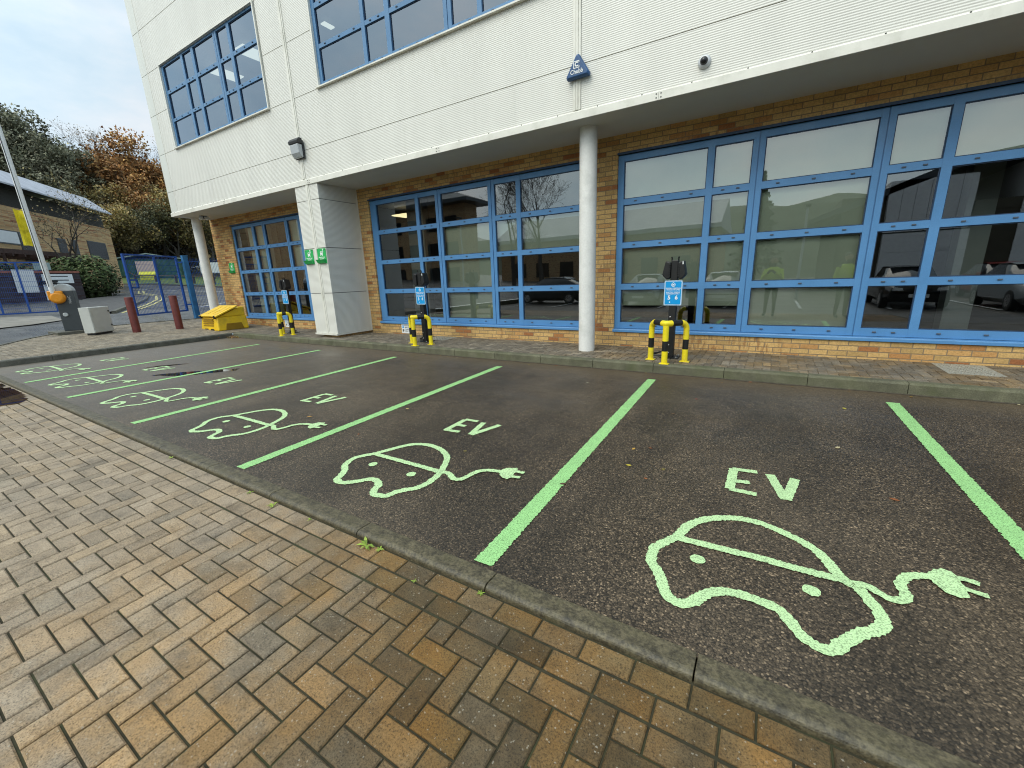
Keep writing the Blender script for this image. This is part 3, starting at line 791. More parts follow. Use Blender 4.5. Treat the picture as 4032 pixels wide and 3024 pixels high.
CAP = []
def drain_cap(w, x, y, z):
    if not CAP:
        m_ = MB(); m_.box(-.022, .022, -.010, .003, -.010, .008); o = build('drain_cap', m_, M['drain'], None, bevel=.004); CAP.append(o)
    else: o = CAP[0].copy(); COL.objects.link(o)
    o.parent = w; o.location = Vector((x,y,z)) - world_loc(w)
def make_window(x0, panes, x1, z0, z1, rows, y, sill, deep, gl, name='window'):
    bf = M['blue_frame'] if sill == 'blue' else M['blue_frame_up']
    """frame of bars round the panes; a full height groove marks the paired mullions"""
    mb = MB(); d = deep
    cols = [x0] + [v for p in panes for v in p] + [x1]
    for k in range(0, len(cols), 2):
        a, b = cols[k], cols[k+1]
        if k in (4, 6) and b-a > .125:
            m = (a+b)/2
            mb.box(a, m-.007, y, y+d, z0, z1); mb.box(m+.007, b, y, y+d, z0, z1); mb.box(m-.007, m+.007, y+.018, y+d, z0, z1)
        else: mb.box(a, b, y, y+d, z0, z1)
    zc = [z0] + [v for r in rows for v in r] + [z1]
    for p in panes:
        for k in range(0, len(zc), 2):
            mb.box(p[0], p[1], y+.003, y+d, zc[k], zc[k+1])
        # glazing bead
        for r in rows:
            a, b = p; c, e = r
            mb.box(a, a+.012, y+.022, y+d, c, e, mi=1); mb.box(b-.012, b, y+.022, y+d, c, e, mi=1)
            mb.box(a+.012, b-.012, y+.022, y+d, c, c+.012, mi=1); mb.box(a+.012, b-.012, y+.022, y+d, e-.012, e, mi=1)
    w = build(name, mb, [bf, M['blue_dark']], B)
    mb = MB()
    for p in panes:
        for r in rows:
            mb.quad((p[0]+.012,y+.032,r[0]+.012),(p[1]-.012,y+.032,r[0]+.012),(p[1]-.012,y+.032,r[1]-.012),(p[0]+.012,y+.032,r[1]-.012))
    build('pane', mb, gl, w, fixn=False)
    for p in panes:
        n = 3 if p[1]-p[0] > .8 else 2
        for k in range(0, len(zc)-2, 2):
            zm = zc[k] + (zc[k+1]-zc[k])*.55
            for i in range(n):
                xm = p[0] + (p[1]-p[0])*(.16+.68*i/(n-1) if n > 2 else .3+.4*i)
                drain_cap(w, xm, y, zm)
    if sill == 'blue':
        mb = MB(); mb.prism([(y-.075,z0-.06),(y-.075,z0-.022),(y-.07,z0-.012),(y+d,z0-.001),(y+d,z0-.06)], x0-.012, x1+.012, 'x'); build('sill', mb, M['blue_frame'], w)
        mb = MB(); mb.box(x0-.004, x1+.004, YW-.012, y+d, z1, z1+.035); build('head_trim', mb, M['blue_dark'], w)
    else:
        mb = MB(); mb.prism([(y-.085,z0-.035),(y-.085,z0-.012),(y-.01,z0+.004),(y+d,z0+.004),(y+d,z0-.035)], x0-.07, x1+.05, 'x')
        mb.box(x1, x1+.035, YF-.03, y+d, z0+.005, z1); mb.box(x0-.035, x0, YF-.025, y+d, z0+.005, z1); mb.box(x0-.035, x1+.035, YF-.03, y+d, z1, z1+.03)
        build('sill', mb, M['white_trim'], w)
    return w
def blinds(w, y, spec):
    for (a, b, c, d) in spec:
        mb = MB(); mb.quad((a,y,c),(b,y,c),(b,y,d),(a,y,d)); mb.box(a, b, y-.008, y+.008, c-.02, c)
        build('roller_blind', mb, M['blind'], w)
W1 = make_window(*GW[0], ZG0, ZG1, GROWS, YW+.045, 'blue', .055, M['glass'])
W2 = make_window(*GW[1], ZG0, ZG1, GROWS, YW+.045, 'blue', .055, M['glass'])
W3 = make_window(*GW[2], ZG0, ZG1, GROWS, YW+.045, 'blue', .055, M['glass'])
blinds(W1, YW+.16, [(-14.35,-13.9,.5,3.25),(-13.85,-13.25,.5,3.25),(-12.05,-11.43,1.9,3.25)])
blinds(W2, YW+.16, [(-6.35,-4.99,.5,2.57),(-4.95,-4.35,1.86,2.57),(-4.34,-2.98,1.86,2.57)])
blinds(W3, YW+.16, [(-2.36,-.36,.86,3.25),(-.34,1.03,.5,3.25),(1.05,3.0,2.57,3.25)])
UROWS = [(5.411,5.984),(6.058,6.66),(6.745,7.313)]
UW1 = make_window(-14.99, [(-14.895,-13.828),(-13.723,-13.25),(-13.126,-12.099),(-11.935,-11.448),(-11.336,-10.33)], -10.23, 5.335, 7.36, UROWS, YF+.025, 'white', .06, M['glass_up'])
UW2 = make_window(-8.345, [(-8.253,-6.98),(-6.89,-6.36),(-6.25,-5.038),(-4.876,-4.366),(-4.279,-3.02)], -2.92, 5.335, 7.36, UROWS, YF+.025, 'white', .06, M['glass_up'])

# ceiling light panels seen lit through the glass
for (x, y, z, w, d, m) in ((-10.12,10.29,3.42,.6,.6,'ceiling_lamp'),(-13.62,8.30,8.0,.55,.9,'ceiling_lamp_up'),(-15.55,8.4,8.0,.55,.9,'ceiling_lamp_up'),(-10.68,8.66,8.0,.16,.3,'ceiling_lamp_up')):
    mb = MB(); mb.box(x-w/2, x+w/2, y-d/2, y+d/2, z-.03, z); build('ceiling_light', mb, M[m], B)

# cladding panels
mb = MB(); mf = MB()
rows = [(ZS+.125, 4.280)] + [(4.292+1.027*k, 5.307+1.027*k) for k in range(7)]
bays = [(-16.22,-15.815),(-15.785,-9.355),(-9.24,-2.735),(-2.615,3.89),(4.01,XR)]
wins = {1: (-15.06,-10.16), 2: (-8.415,-2.85)}
for bi, (a, b) in enumerate(bays):
    for ri, (c, d) in enumerate(rows):
        d = min(d, ZT-.1)
        segs = [(a, b)]
        if bi in wins and ri in (2, 3):
            w0, w1 = wins[bi]; segs = [(a, w0), (w1, b)]
        for s0, s1 in segs:
            t = mf if bi == 0 else mb
            t.box(s0, s1, YF, YF+.05, c, d)
build('cladding_panels', mb, M['cladding'], B)
mb2 = MB()
mf.box(-16.22, -16.17, YF+.052, 16, ZS+.125, ZT-.1)
build('corner_panels', mf, M['cladding_flat'], B)
mb = MB()
hs = [(-15.0,-10.2,5.3,7.4),(-8.36,-2.9,5.3,7.4)]
cut_wall(mb, -16.2, XR, ZS+.1, ZT-.1, hs, YF+.055, .08)
mb.box(XR-.05, XR, YF+.056, 16, ZS+.1, ZT-.1)
build('backing_panel', mb, M['joint'], B)
# vertical cover strips with two grooves
for x in (-9.297, -2.675, 3.95):
    mb = MB()
    for a, b, p in ((-.055,-.018,.018),(-.018,-.012,.006),(-.012,.016,.022),(.016,.022,.006),(.022,.055,.014)):
        mb.box(x+a, x+b, YF-p, YF+.05, ZS+.127, ZT-.1)
    build('cover_strip', mb, M['white_trim'], B)
mb = MB(); mb.box(-15.812, -15.788, YF-.004, YF+.05, ZS+.127, ZT-.1)
build('cover_strip', mb, M['white_trim'], B)
# drip flashing along the foot of the cladding, in lengths
mb = MB(); x = -16.24
js = [-16.24] + [-12.92, -9.12, -5.32, -1.52, 2.28, 6.08] + [XR]
for a, b in zip(js, js[1:]):
    mb.box(a+.002, b-.002, YF-.028, YF+.05, ZS+.001, ZS+.098)
    mb.prism([(YF-.028,ZS+.0982),(YF-.006,ZS+.122),(YF+.03,ZS+.122),(YF+.03,ZS+.0982)], a+.002, b-.002, 'x')
build('drip_flashing', mb, M['white_trim'], B)
mb = MB()
x = -16.0
while x < XR:
    mb.box(x-.007, x+.007, YF-.024, YF-.014, ZS+.104, ZS+.116); x += .62
for j in js[1:-1]:
    for dx in (-.03, .03):
        for z in (.03, .075): mb.box(j+dx-.007, j+dx+.007, YF-.032, YF-.028, ZS+z-.007, ZS+z+.007)
build('flashing_screw', mb, M['joint'], B)
mb = MB(); mb.box(-16.22, XR, YF-.02, YW+.02, ZS-.002, ZS+.06); 
for x in (-12.7, -6.0, 0.6):
    pass
build('soffit', mb, M['soffit'], B)
mb = MB(); mb.box(-16.25, XR, YF-.05, YF+.3, ZT-.1, ZT+.02); build('parapet', mb, M['white_trim'], B)
# round columns under the overhang
for cx, cy, z0 in ((-2.66,6.80,ZK-.02),(-16.08,6.95,.2)):
    mb = MB(); mb.lathe([(.137,z0),(.137,ZS-.03),(.139,ZS-.03),(.139,ZS)], cx, cy, 40); build('round_column', mb, M['column'], B, smooth='auto')
# clad square pillar
mb = MB()
px0, px1, py0 = -9.71, -8.87, YF-.005
for c, d in ((.225,1.184),(1.196,2.214),(2.226,3.262),(3.274,ZS-.002)):
    mb.box(px0, -9.285, py0, py0+.05, c, d); mb.box(-9.175, px1, py0, py0+.05, c, d)
    mb.box(px1-.05, px1-.001, py0+.052, YW, c, d); mb.box(px0+.001, px0+.05, py0+.052, YW, c, d)
P_ = build('clad_pillar', mb, M['cladding'], B)
mb = MB(); mb.box(px0+.02, px1-.02, py0+.02, YW, .2, ZS-.004); build('pillar_core', mb, M['joint'], P_)
mb = MB()
for a, b, p in ((-9.284,-9.248,.012),(-9.248,-9.242,.002),(-9.242,-9.218,.016),(-9.218,-9.212,.002),(-9.212,-9.176,.010)): mb.box(a, b, py0-p, py0+.045, .226, ZS-.003)
mb.box(px1-.03, px1+.006, YW-.04, YW-.001, .226, ZS-.003); mb.box(px0-.012, px1+.012, py0-.03, YW-.002, .185, .222)
build('pillar_trim', mb, M['white_trim'], P_)
mb = MB(); mb.box(-9.55, -8.93, 6.46, YW-.003, .05, .184); build('pillar_base', mb, M['brick'], P_)
# ------------------------------------------------------------------ charging posts and their hoop guards
def charger(nums, x, y, label):
    r = thing('charging_post', label, 'charging post', (x, y, ZK), 'pairs of black charging units on posts')
    z = ZK
    mb = MB(); mb.box(x-.05, x+.05, y-.05, y+.05, z+.012, z+1.17); build('post', mb, M['black'], r, bevel=.006)
    mb = MB(); mb.box(x-.13, x+.13, y-.13, y+.13, z+.002, z+.012); bp = build('base_plate', mb, M['black'], r)
    mb = MB()
    for i in (-1,1):
        for j in (-1,1): mb.lathe([(.014,z+.012),(.014,z+.026),(.009,z+.030)], x+i*.10, y+j*.10, 8)
    for zz in (.20,.08,.62): 
        s = len(mb.v); mb.lathe([(.011,0),(.011,.006),(.006,.009)], 0, 0, 8); mb.xf(Matrix.Translation((x-.02,y-.05,z+zz)) @ Matrix.Rotation(PI/2,4,'X'), s)
    build('bolt', mb, M['bolt'], bp)
    # central spine with two fork hooks
    mb = MB(); mb.box(x-.048, x+.048, y-.06, y+.05, z+1.15, z+1.435)
    sp = build('spine', mb, M['black_plastic'], r, bevel=.008)
    mb = MB()
    for s in (-1, 1):
        mb.tube([(x+s*.045,y-.02,z+1.42),(x+s*.046,y-.02,z+1.465),(x+s*.05,y-.03,z+1.482)], .010, 8)
    build('cable_hook', mb, M['black_plastic'], sp)
    for s in (-1, 1):
        mb = MB()
        poly = [(x+s*.05,z+1.185),(x+s*.10,z+1.165),(x+s*.150,z+1.215),(x+s*.162,z+1.24),(x+s*.124,z+1.43),(x+s*.05,z+1.405)]
        mb.prism(poly, y-.085, y+.075, 'y')
        h = build('charging_unit', mb, M['black_plastic'], r, bevel=.014)
        mb = MB()
        for k in range(6):
            zz = z+1.21+k*.032
            mb.box(x+s*.062-.012+0.0, x+s*.062+.03*0+.014, y-.094, y-.0855, zz, zz+.016)
        build('rib', mb, M['black'], h)
        if s < 0: continue
        mb = MB(); mb.poly([(x+s*.112,y-.0865,z+1.375),(x+s*.128,y-.0865,z+1.375),(x+s*.123,y-.0865,z+1.417),(x+s*.110,y-.0865,z+1.415)]); build('status_label', mb, M['sign_white'], h)
    # sign
    yy = y-.058
    mb = MB(); w, hh, zc = .126, .180, z+.972
    def rr(w, h, rad):
        P = []
        for cx, cz, a0 in ((w-rad,h-rad,0),(-w+rad,h-rad,90),(-w+rad,-h+rad,180),(w-rad,-h+rad,270)):
            for k in range(5):
                a = math.radians(a0+k*22.5); P.append((x+cx+rad*math.cos(a), zc+cz+rad*math.sin(a)))
        return P
    mb.prism(rr(w,hh,.02), yy, yy+.004, 'y'); sg = build('bay_sign', mb, M['sign_rim'], r)
    mb = MB(); mb.poly([(p[0],yy-.0010,p[1]) for p in rr(w-.009,hh-.009,.014)]); build('sign_border', mb, M['sign_white'], sg)
    mb = MB(); mb.poly([(p[0],yy-.0020,p[1]) for p in rr(w-.0135,hh-.0135,.012)]); build('sign_face', mb, M['sign_blue'], sg)
    # emblem: ring with a plug end round a little car
    mb = MB()
    c0 = (x, zc+.118)
    for k in range(26):
        a0 = math.radians(110+k*12.3); a1 = math.radians(110+(k+1)*12.3)
        q = [(c0[0]+rad*math.cos(a), c0[1]+rad*math.sin(a)) for rad, a in ((.022,a0),(.029,a0),(.029,a1),(.022,a1))]
        mb.poly([(p[0],yy-.0030,p[1]) for p in q])
    for q in ([(-.015,-.008),(.015,-.008),(.015,.003),(.010,.011),(-.010,.011),(-.015,.003)], [(-.013,-.013),(-.007,-.013),(-.007,-.0085),(-.013,-.0085)], [(.007,-.013),(.013,-.013),(.013,-.0085),(.007,-.0085)], [(-.008,.028),(.004,.026),(.004,.036),(-.008,.036)]):
        mb.poly([(c0[0]+p[0],yy-.0031,c0[1]+p[1]) for p in q])
    build('emblem', mb, M['sign_white'], sg)
    t = yy-.0032
    for s, dz, size in (('GWEFRU CERBYDAU', .067, .0225), ('TRYDAN YN UNIG', .045, .0225), ('ELECTRIC VEHICLE', .010, .0225), ('CHARGING ONLY', -.012, .0225)):
        text(s, size, M['sign_white'], sg, (x, t, zc+dz), bold=.0006)
    for s, dx in zip(nums, (-.052, .050)):
        text(s, .078, M['sign_white'], sg, (x+dx, t, zc-.068), bold=.0035)
    mb = MB(); mb.lathe([(.009,-.001),(.009,0)], 0, 0, 12); mb.xf(Matrix.Translation((x-.04,t,zc-.132)) @ Matrix.Rotation(PI/2,4,'X')); build('small_logo', mb, M['sign_white'], sg)
    # loose conduit looping out of the base
    mb = MB(); mb.tube([(x-.05,y+.0,z+.10),(x-.14,y+.02,z+.075),(x-.24,y+.06,z+.035),(x-.31,y+.16,z+.016),(x-.26,y+.27,z+.014)], .012, 8); build('conduit', mb, M['black'], r, smooth=True)
    mb = MB(); mb.tube([(x-.05,y+.02,z+.03),(x-.16,y-.01,z+.022),(x-.27,y+.05,z+.014),(x-.33,y+.10,z+.014)], .010, 8); build('conduit', mb, M['cab_grey'], r, smooth=True)
    return r
charger('56', -1.235, 6.635, 'black charging post with sign 5 6, in front of the large right window')
charger('34', -6.25, 6.625, 'black charging post with sign 3 4, between the clad pillar and the round column')
charger('12', -11.215, 6.65, 'black charging post with sign 1 2, left of the white clad pillar')

def hoop(xm, y, fx, label, wl=.245, wr=.24):
    """three legged corner guard: left leg, front leg, right leg, one bent rail"""
    r = thing('hoop_barrier', label, 'hoop barrier', (xm, y-.1, ZK), 'yellow and black hoop barriers')
    z = ZK; R_ = .0415; top = .572
    L = Vector((xm-wl, y, 0)); F = Vector((xm+fx, y-.265, 0)); Rr = Vector((xm+wr, y-.005, 0))
    Y_, K_ = (.82,.63,.015), (.012,.012,.013)
    def leg(p, bend=None):
        lg = MB()
        lg.tube([p+Vector((0,0,z+.008)), p+Vector((0,0,z+.185))], R_, 18, caps=False, mi=0)
        lg.tube([p+Vector((0,0,z+.185)), p+Vector((0,0,z+.33))], R_, 18, caps=False, mi=1)
        if bend is None:
            lg.tube([p+Vector((0,0,z+.33)), p+Vector((0,0,z+top-.02))], R_, 18, caps=False, mi=0)
        else:
            P = [p+Vector((0,0,z+.33)), p+Vector((0,0,z+top-.12))]
            d = (bend-p); d.z = 0; d.normalize()
            for k in range(1, 8):
                a = PI/2*k/7
                P.append(p + d*(.10*(1-math.cos(a))) + Vector((0,0,z+top-.10+.10*math.sin(a))))
            lg.tube(P, R_, 18, caps=False, mi=0)
        o = build('leg', lg, [M['yellow'], M['black']], r, smooth='auto')
        pl = MB(); pl.box(p.x-.065, p.x+.065, p.y-.05, p.y+.05, z+.001, z+.009)
        foot = build('foot_plate', pl, M['yellow'], o)
        return o
    leg(L, F); leg(Rr, F); leg(F)
    for e in (L, Rr):
        d = (F-e).normalized(); a = e+d*.10; b = F-d*.09
        Zt = Vector((0,0,z+top))
        rl = MB(); rl.tube([a+Zt, b+Zt], R_+.0004, 18, caps=False); build('rail', rl, M['black'], r, smooth='auto')
    tj = MB(); d1 = (F-L).normalized(); d2 = (F-Rr).normalized(); Zt = Vector((0,0,z+top))
    tj.tube([F-d1*.09+Zt, F-d1*.045+Zt, F+Vector((0,.012,0))+Zt, F-d2*.045+Zt, F-d2*.09+Zt], R_+.0008, 18)
    build('front_bend', tj, M['yellow'], r, smooth='auto')
    return r
hoop(-1.22, 6.37, .01, 'yellow and black hoop barrier guarding charging post 5 6')
hoop(-6.13, 6.36, .066, 'yellow and black hoop barrier guarding charging post 3 4', .27, .265)
hoop(-10.97, 6.37, .14, 'yellow and black hoop barrier guarding charging post 1 2', .22, .24)

# ------------------------------------------------------------------ things on the building
# triangular alarm box
r = thing('alarm_box', 'dark blue triangular alarm box on the white cladding above the round column', 'alarm box', (-2.635, YF, 4.23))
mb = MB(); P3 = [(-2.80,4.095),(-2.47,4.10),(-2.462,4.135),(-2.62,4.385),(-2.655,4.385),(-2.812,4.13)]
inner = [(-2.635+(a+2.635)*.86, 4.215+(b-4.215)*.86) for a, b in P3]
V = [(a,YF-.025,b) for a,b in P3] + [(a,YF-.075,b) for a,b in P3] + [(a,YF-.105,b) for a,b in inner]
F_ = []
for k in (0,1):
    for i in range(6): F_.append((k*6+i, k*6+(i+1)%6, k*6+6+(i+1)%6, k*6+6+i))
F_ += [tuple(range(12,18)), tuple(range(0,6))]
mb.add(V, F_); build('cover', mb, M['chubb'], r, bevel=.006)
mb = MB(); y0 = YF-.1085
for q in ((-2.69,-2.60,4.286,4.296),(-2.69,-2.60,4.206,4.216),(-2.69,-2.68,4.216,4.286)): mb.quad((q[0],y0,q[2]),(q[1],y0,q[2]),(q[1],y0,q[3]),(q[0],y0,q[3]))
mb.quad((-2.61,y0,4.216),(-2.60,y0,4.216),(-2.60,y0,4.232),(-2.61,y0,4.232)); mb.quad((-2.61,y0,4.270),(-2.60,y0,4.270),(-2.60,y0,4.286),(-2.61,y0,4.286))
build('logo_frame', mb, M['sign_white'], r)
text('C', .075, M['sign_white'], r, (-2.643, y0-.001, 4.251), 'lettering', .004)
text('Chubb', .075, M['sign_white'], r, (-2.640, y0-.001, 4.165), 'lettering', .0012, sx=.95)
# dome camera
r = thing('dome_camera', 'small round dome camera with black bubble on the white cladding', 'camera', (-.99, YF, 3.895))
mb = MB(); mb.lathe([(.075,0),(.075,.02),(.068,.035),(.05,.045)], 0, 0, 28); mb.xf(Matrix.Translation((-.99,YF-.001,3.895)) @ Matrix.Rotation(PI/2,4,'X')); build('housing', mb, M['silver'], r, smooth='auto')
mb = MB(); mb.lathe([(.047,.040),(.044,.060),(.034,.078),(.018,.089),(.004,.092)], 0, 0, 24); mb.xf(Matrix.Translation((-.99,YF-.001,3.895)) @ Matrix.Rotation(PI/2,4,'X')); build('bubble', mb, M['dome_black'], r, smooth=True)
# wall lamp above the pillar
r = thing('wall_lamp', 'black hooded wall lamp with frosted front above the clad pillar', 'lamp', (-9.3, YF, 4.3))
mb = MB(); mb.box(-9.44, -9.12, YF-.05, YF-.018, 4.12, 4.48); mb.prism([(YF-.05,4.40),(YF-.17,4.40),(YF-.18,4.46),(YF-.12,4.52),(YF-.05,4.52)], -9.45, -9.11, 'x'); build('hood', mb, M['lamp_black'], r, bevel=.012)
mb = MB(); mb.prism([(YF-.051,4.13),(YF-.09,4.13),(YF-.15,4.22),(YF-.165,4.398),(YF-.051,4.398)], -9.43, -9.13, 'x'); build('diffuser', mb, M['lamp_glass'], r, bevel=.02)
# spot lamp under the soffit beside the left column
r = thing('soffit_spotlight', 'small white spotlight under the soffit beside the far left column', 'lamp', (-15.35, 6.87, ZS-.002))
mb = MB(); mb.box(-15.42, -15.30, 6.80, 6.94, ZS-.02, ZS-.003); mb.box(-15.38, -15.35, 6.86, 6.88, ZS-.09, ZS-.02); build('bracket', mb, M['black'], r)
for dy in (-.09, .09):
    mb = MB(); mb.lathe([(.03,0),(.05,.05),(.055,.10)], 0, 0, 16); mb.xf(Matrix.Translation((-15.42,6.87+dy,ZS-.09)) @ Matrix.Rotation(math.radians(70),4,'Y')); build('lamp_head', mb, M['white_paint'], r, smooth='auto')
# green reader plates on the pillar and the wall
def green_sign(x0, y, z0, label):
    w, h = .315, .335
    r = thing('cable_holder_sign', label, 'sign', (x0+w/2, y, z0), 'green cable holder signs')
    mb = MB(); mb.box(x0, x0+w, y-.012, y-.001, z0, z0+h); p = build('backplate', mb, M['sign_green'], r, bevel=.004)
    mb = MB(); mb.prism([(y-.012,z0+.005),(y-.05,z0+.012),(y-.09,z0+.082),(y-.10,z0+.088),(y-.012,z0+.092)], x0+.02, x0+w-.02, 'x'); build('holder', mb, M['sign_green'], r, bevel=.003)
    yy = y-.0135; cx = x0+.16; cz = z0+.225
    mb = MB()
    for q in ([(-.045,-.030),(.045,-.030),(.050,.018),(.036,.05),(-.036,.05),(-.050,.018)], [(-.045,-.055),(-.020,-.055),(-.020,-.031),(-.045,-.031)], [(.020,-.055),(.045,-.055),(.045,-.031),(.020,-.031)], [(.05,.055),(.072,.055),(.072,.03),(.062,.022),(.05,.03)]):
        mb.poly([(cx+a,yy,cz+b) for a,b in q])
    mb.poly([(cx+.055+.018*math.cos(2*PI*k/14), yy, cz+.083+.022*math.sin(2*PI*k/14)) for k in range(14)])
    build('car_icon', mb, M['sign_white'], p)
    mb = MB(); mb.poly([(cx+a,yy-.001,cz+b) for a,b in ((-.03,.022),(.03,.022),(.024,.040),(-.024,.040))]); build('icon_window', mb, M['sign_green'], p)
    text('Essential User', .040, M['sign_white'], p, (x0+w/2, yy, z0+.142), bold=.001)
    text('Charging', .040, M['sign_white'], p, (x0+w/2, yy, z0+.108), bold=.001)
    mb = MB()
    for dx in (.022, w-.022): mb.box(x0+dx-.008, x0+dx+.008, y-.015, y-.012, z0+h-.03, z0+h-.014)
    build('screw', mb, M['black'], p)
green_sign(-9.685, YF-.006, 1.87, 'green sign with car icon on the left half of the clad pillar')
green_sign(-9.205, YF-.006, 1.87, 'green sign with car icon on the right half of the clad pillar')
green_sign(-15.56, YW-.001, 1.85, 'green sign with car icon on the brick wall left of the far window')
# white notices at the foot of the brick wall
def foot_notice(x0, z0, label):
    r = thing('parking_notice', label, 'notice', (x0+.16, YW, z0), 'white electric vehicle notices')
    mb = MB(); mb.box(x0, x0+.32, YW-.006, YW-.001, z0, z0+.235); b = build('board', mb, M['sign_white'], r)
    mb = MB(); mb.box(x0+.025, x0+.085, YW-.0075, YW-.0062, z0+.13, z0+.205); q = build('parking_square', mb, M['sign_blue'], b)
    text('P', .07, M['sign_white'], b, (x0+.055, YW-.0085, z0+.168), bold=.003)
    mb = MB(); mb.box(x0+.03, x0+.065, YW-.0075, YW-.0062, z0+.04, z0+.105); mb.box(x0+.066, x0+.085, YW-.0075, YW-.0062, z0+.05, z0+.06); mb.box(x0+.078, x0+.085, YW-.0075, YW-.0062, z0+.061, z0+.095); build('charger_icon', mb, M['sign_black'], b)
    for k, s in enumerate(('ELECTRIC','VEHICLE','CHARGING','POINT ONLY')):
        text(s, .042, M['sign_black'], b, (x0+.105, YW-.0075, z0+.188-k*.045), align='LEFT', bold=.0005)
foot_notice(-7.79, .145, 'white electric vehicle notice on the bricks behind charging post 3 4')
foot_notice(-12.86, .15, 'white electric vehicle notice on the bricks behind charging post 1 2')
# covers in the pavement
def cover(poly, label):
    mb = MB(); x0, x1, y0, y1 = poly
    r = thing('access_cover', label, 'manhole cover', ((x0+x1)/2,(y0+y1)/2,ZK), 'metal covers in the pavement')
    mb.box(x0, x1, y0, y1, ZK-.004, ZK+.004); build('frame', mb, M['steel'], r)
    mb = MB(); nx = int((x1-x0-.06)/.04)
    for i in range(nx):
        for j in range(int((y1-y0-.06)/.04)):
            a = x0+.03+i*.04; b = y0+.03+j*.04
            if (i+j) % 2: mb.box(a+.004, a+.036, b+.014, b+.026, ZK+.004, ZK+.008)
            else: mb.box(a+.014, a+.026, b+.004, b+.036, ZK+.004, ZK+.008)
    build('tread_plate', mb, M['steel'], r)
cover((1.88,2.36,6.74,7.38), 'square metal cover in the pavement at the right end of the wall')
cover((-6.55,-5.98,6.86,7.36), 'square metal cover beside charging post 3 4')
# ------------------------------------------------------------------ entrance: barrier, cabinet, bollards, grit bin
def rotbox(mb, cx, cy, ang, x0, x1, y0, y1, z0, z1, mi=0):
    s = len(mb.v); mb.box(x0, x1, y0, y1, z0, z1, mi=mi)
    mb.xf(Matrix.Translation((cx,cy,0)) @ Matrix.Rotation(ang,4,'Z'), s)
# barrier: housing long side towards the car park
bx, by = -17.18, 3.72; bz_ = gz(bx); ang = math.radians(-24)
r = thing('car_park_barrier', 'raised white barrier arm on a dark grey housing with orange hub', 'barrier', (bx, by, bz_))
mb = MB(); rotbox(mb, bx, by, ang, -.17, .17, -.20, .20, bz_+.06, bz_+1.17); hs = build('housing', mb, M['cab_grey'], r, bevel=.012)
mb = MB(); s = len(mb.v)
pr = []
for k in range(9):
    a = PI*k/8; pr.append((-.20*math.cos(a), bz_+1.172+.20*math.sin(a)))
mb.prism(pr, -.165, .165, 'x'); mb.xf(Matrix.Translation((bx,by,0)) @ Matrix.Rotation(ang,4,'Z'), s)
build('rounded_cap', mb, M['cab_light'], r, bevel=.012)
mb = MB(); mb.box(-17.75, -16.75, 3.25, 4.0, bz_-.12, bz_+.06); pl = build('plinth', mb, M['kerb'], r, bevel=.01)
mb = MB(); s = len(mb.v); mb.lathe([(.055,.0),(.055,.025),(.045,.035)], 0, 0, 20); mb.xf(Matrix.Translation((bx,by,bz_+.52)) @ Matrix.Rotation(ang,4,'Z') @ Matrix.Translation((.17,-.08,0)) @ Matrix.Rotation(PI/2,4,'Y'), s)
build('round_badge', mb, M['cab_light'], hs, smooth='auto')
# orange hub on the drive side of the housing
mb = MB(); s = len(mb.v); mb.lathe([(.15,.0),(.17,.03),(.165,.10),(.12,.15)], 0, 0, 24)
mb.xf(Matrix.Translation((bx,by,bz_+1.0)) @ Matrix.Rotation(ang,4,'Z') @ Matrix.Translation((.17,-.13,0)) @ Matrix.Rotation(PI/2,4,'Y'), s)
s = len(mb.v); mb.box(.175,.30,-.30,.0,.93,1.18); mb.xf(Matrix.Translation((bx,by,bz_)) @ Matrix.Rotation(ang,4,'Z'), s)
hub = build('orange_hub', mb, M['orange'], r, bevel=.02, smooth='auto')
ca = Vector((math.cos(ang), math.sin(ang), 0)); cb_ = Vector((-math.sin(ang), math.cos(ang), 0))
b0 = Vector((bx, by, bz_+1.12)) + cb_*(-.19) + ca*.25
tip = b0 + Vector((.02, -.10, 5.9))
mb = MB(); mb.tube([b0, b0+(tip-b0)*.5, tip], [.062,.055,.048], 16); arm = build('barrier_arm', mb, M['white_paint'], r, smooth='auto')
mb = MB(); d = (tip-b0)
for t0, t1 in ((.03,.97),):
    mb.bar(b0+d*t0+Vector((.05,-.045,0)), b0+d*t1+Vector((.042,-.04,0)), .012, .012)
build('rubber_edge', mb, M['cab_grey'], arm)
t = text('FAAC', .085, M['cab_light'], hs, (0,0,0), bold=.001)
t.location = Vector((bx,by,bz_+.93)) + ca*.174 + cb_*.09 - world_loc(hs); t.rotation_euler = (PI/2, -PI/2, ang+PI/2)
# banner tied to the arm
r = thing('cloth_banner', 'narrow yellow cloth banner tied to the raised barrier arm', 'banner', (-17.1, 3.3, 3.1))
mb = MB(); nx, nz = 5, 16
for i in range(nx):
    for j in range(nz):
        q = []
        for a, b in ((i,j),(i+1,j),(i+1,j+1),(i,j+1)):
            u = a/nx; w = b/nz
            q.append((-17.13+.04*math.sin(u*5+w*3), 3.20+u*.18, 2.68+w*.92-u*.03+.02*math.sin(w*9+u*2)))
        mb.quad(*q)
build('cloth', mb, M['banner'], r, smooth=True)
mb = MB(); mb.tube([(-17.13,3.34,3.58),(-17.12,3.42,3.60),(-17.11,3.46,3.57)], .008, 6); mb.tube([(-17.13,3.34,3.56),(-17.12,3.41,3.54),(-17.11,3.46,3.57)], .008, 6); build('tie_cord', mb, M['banner'], r)
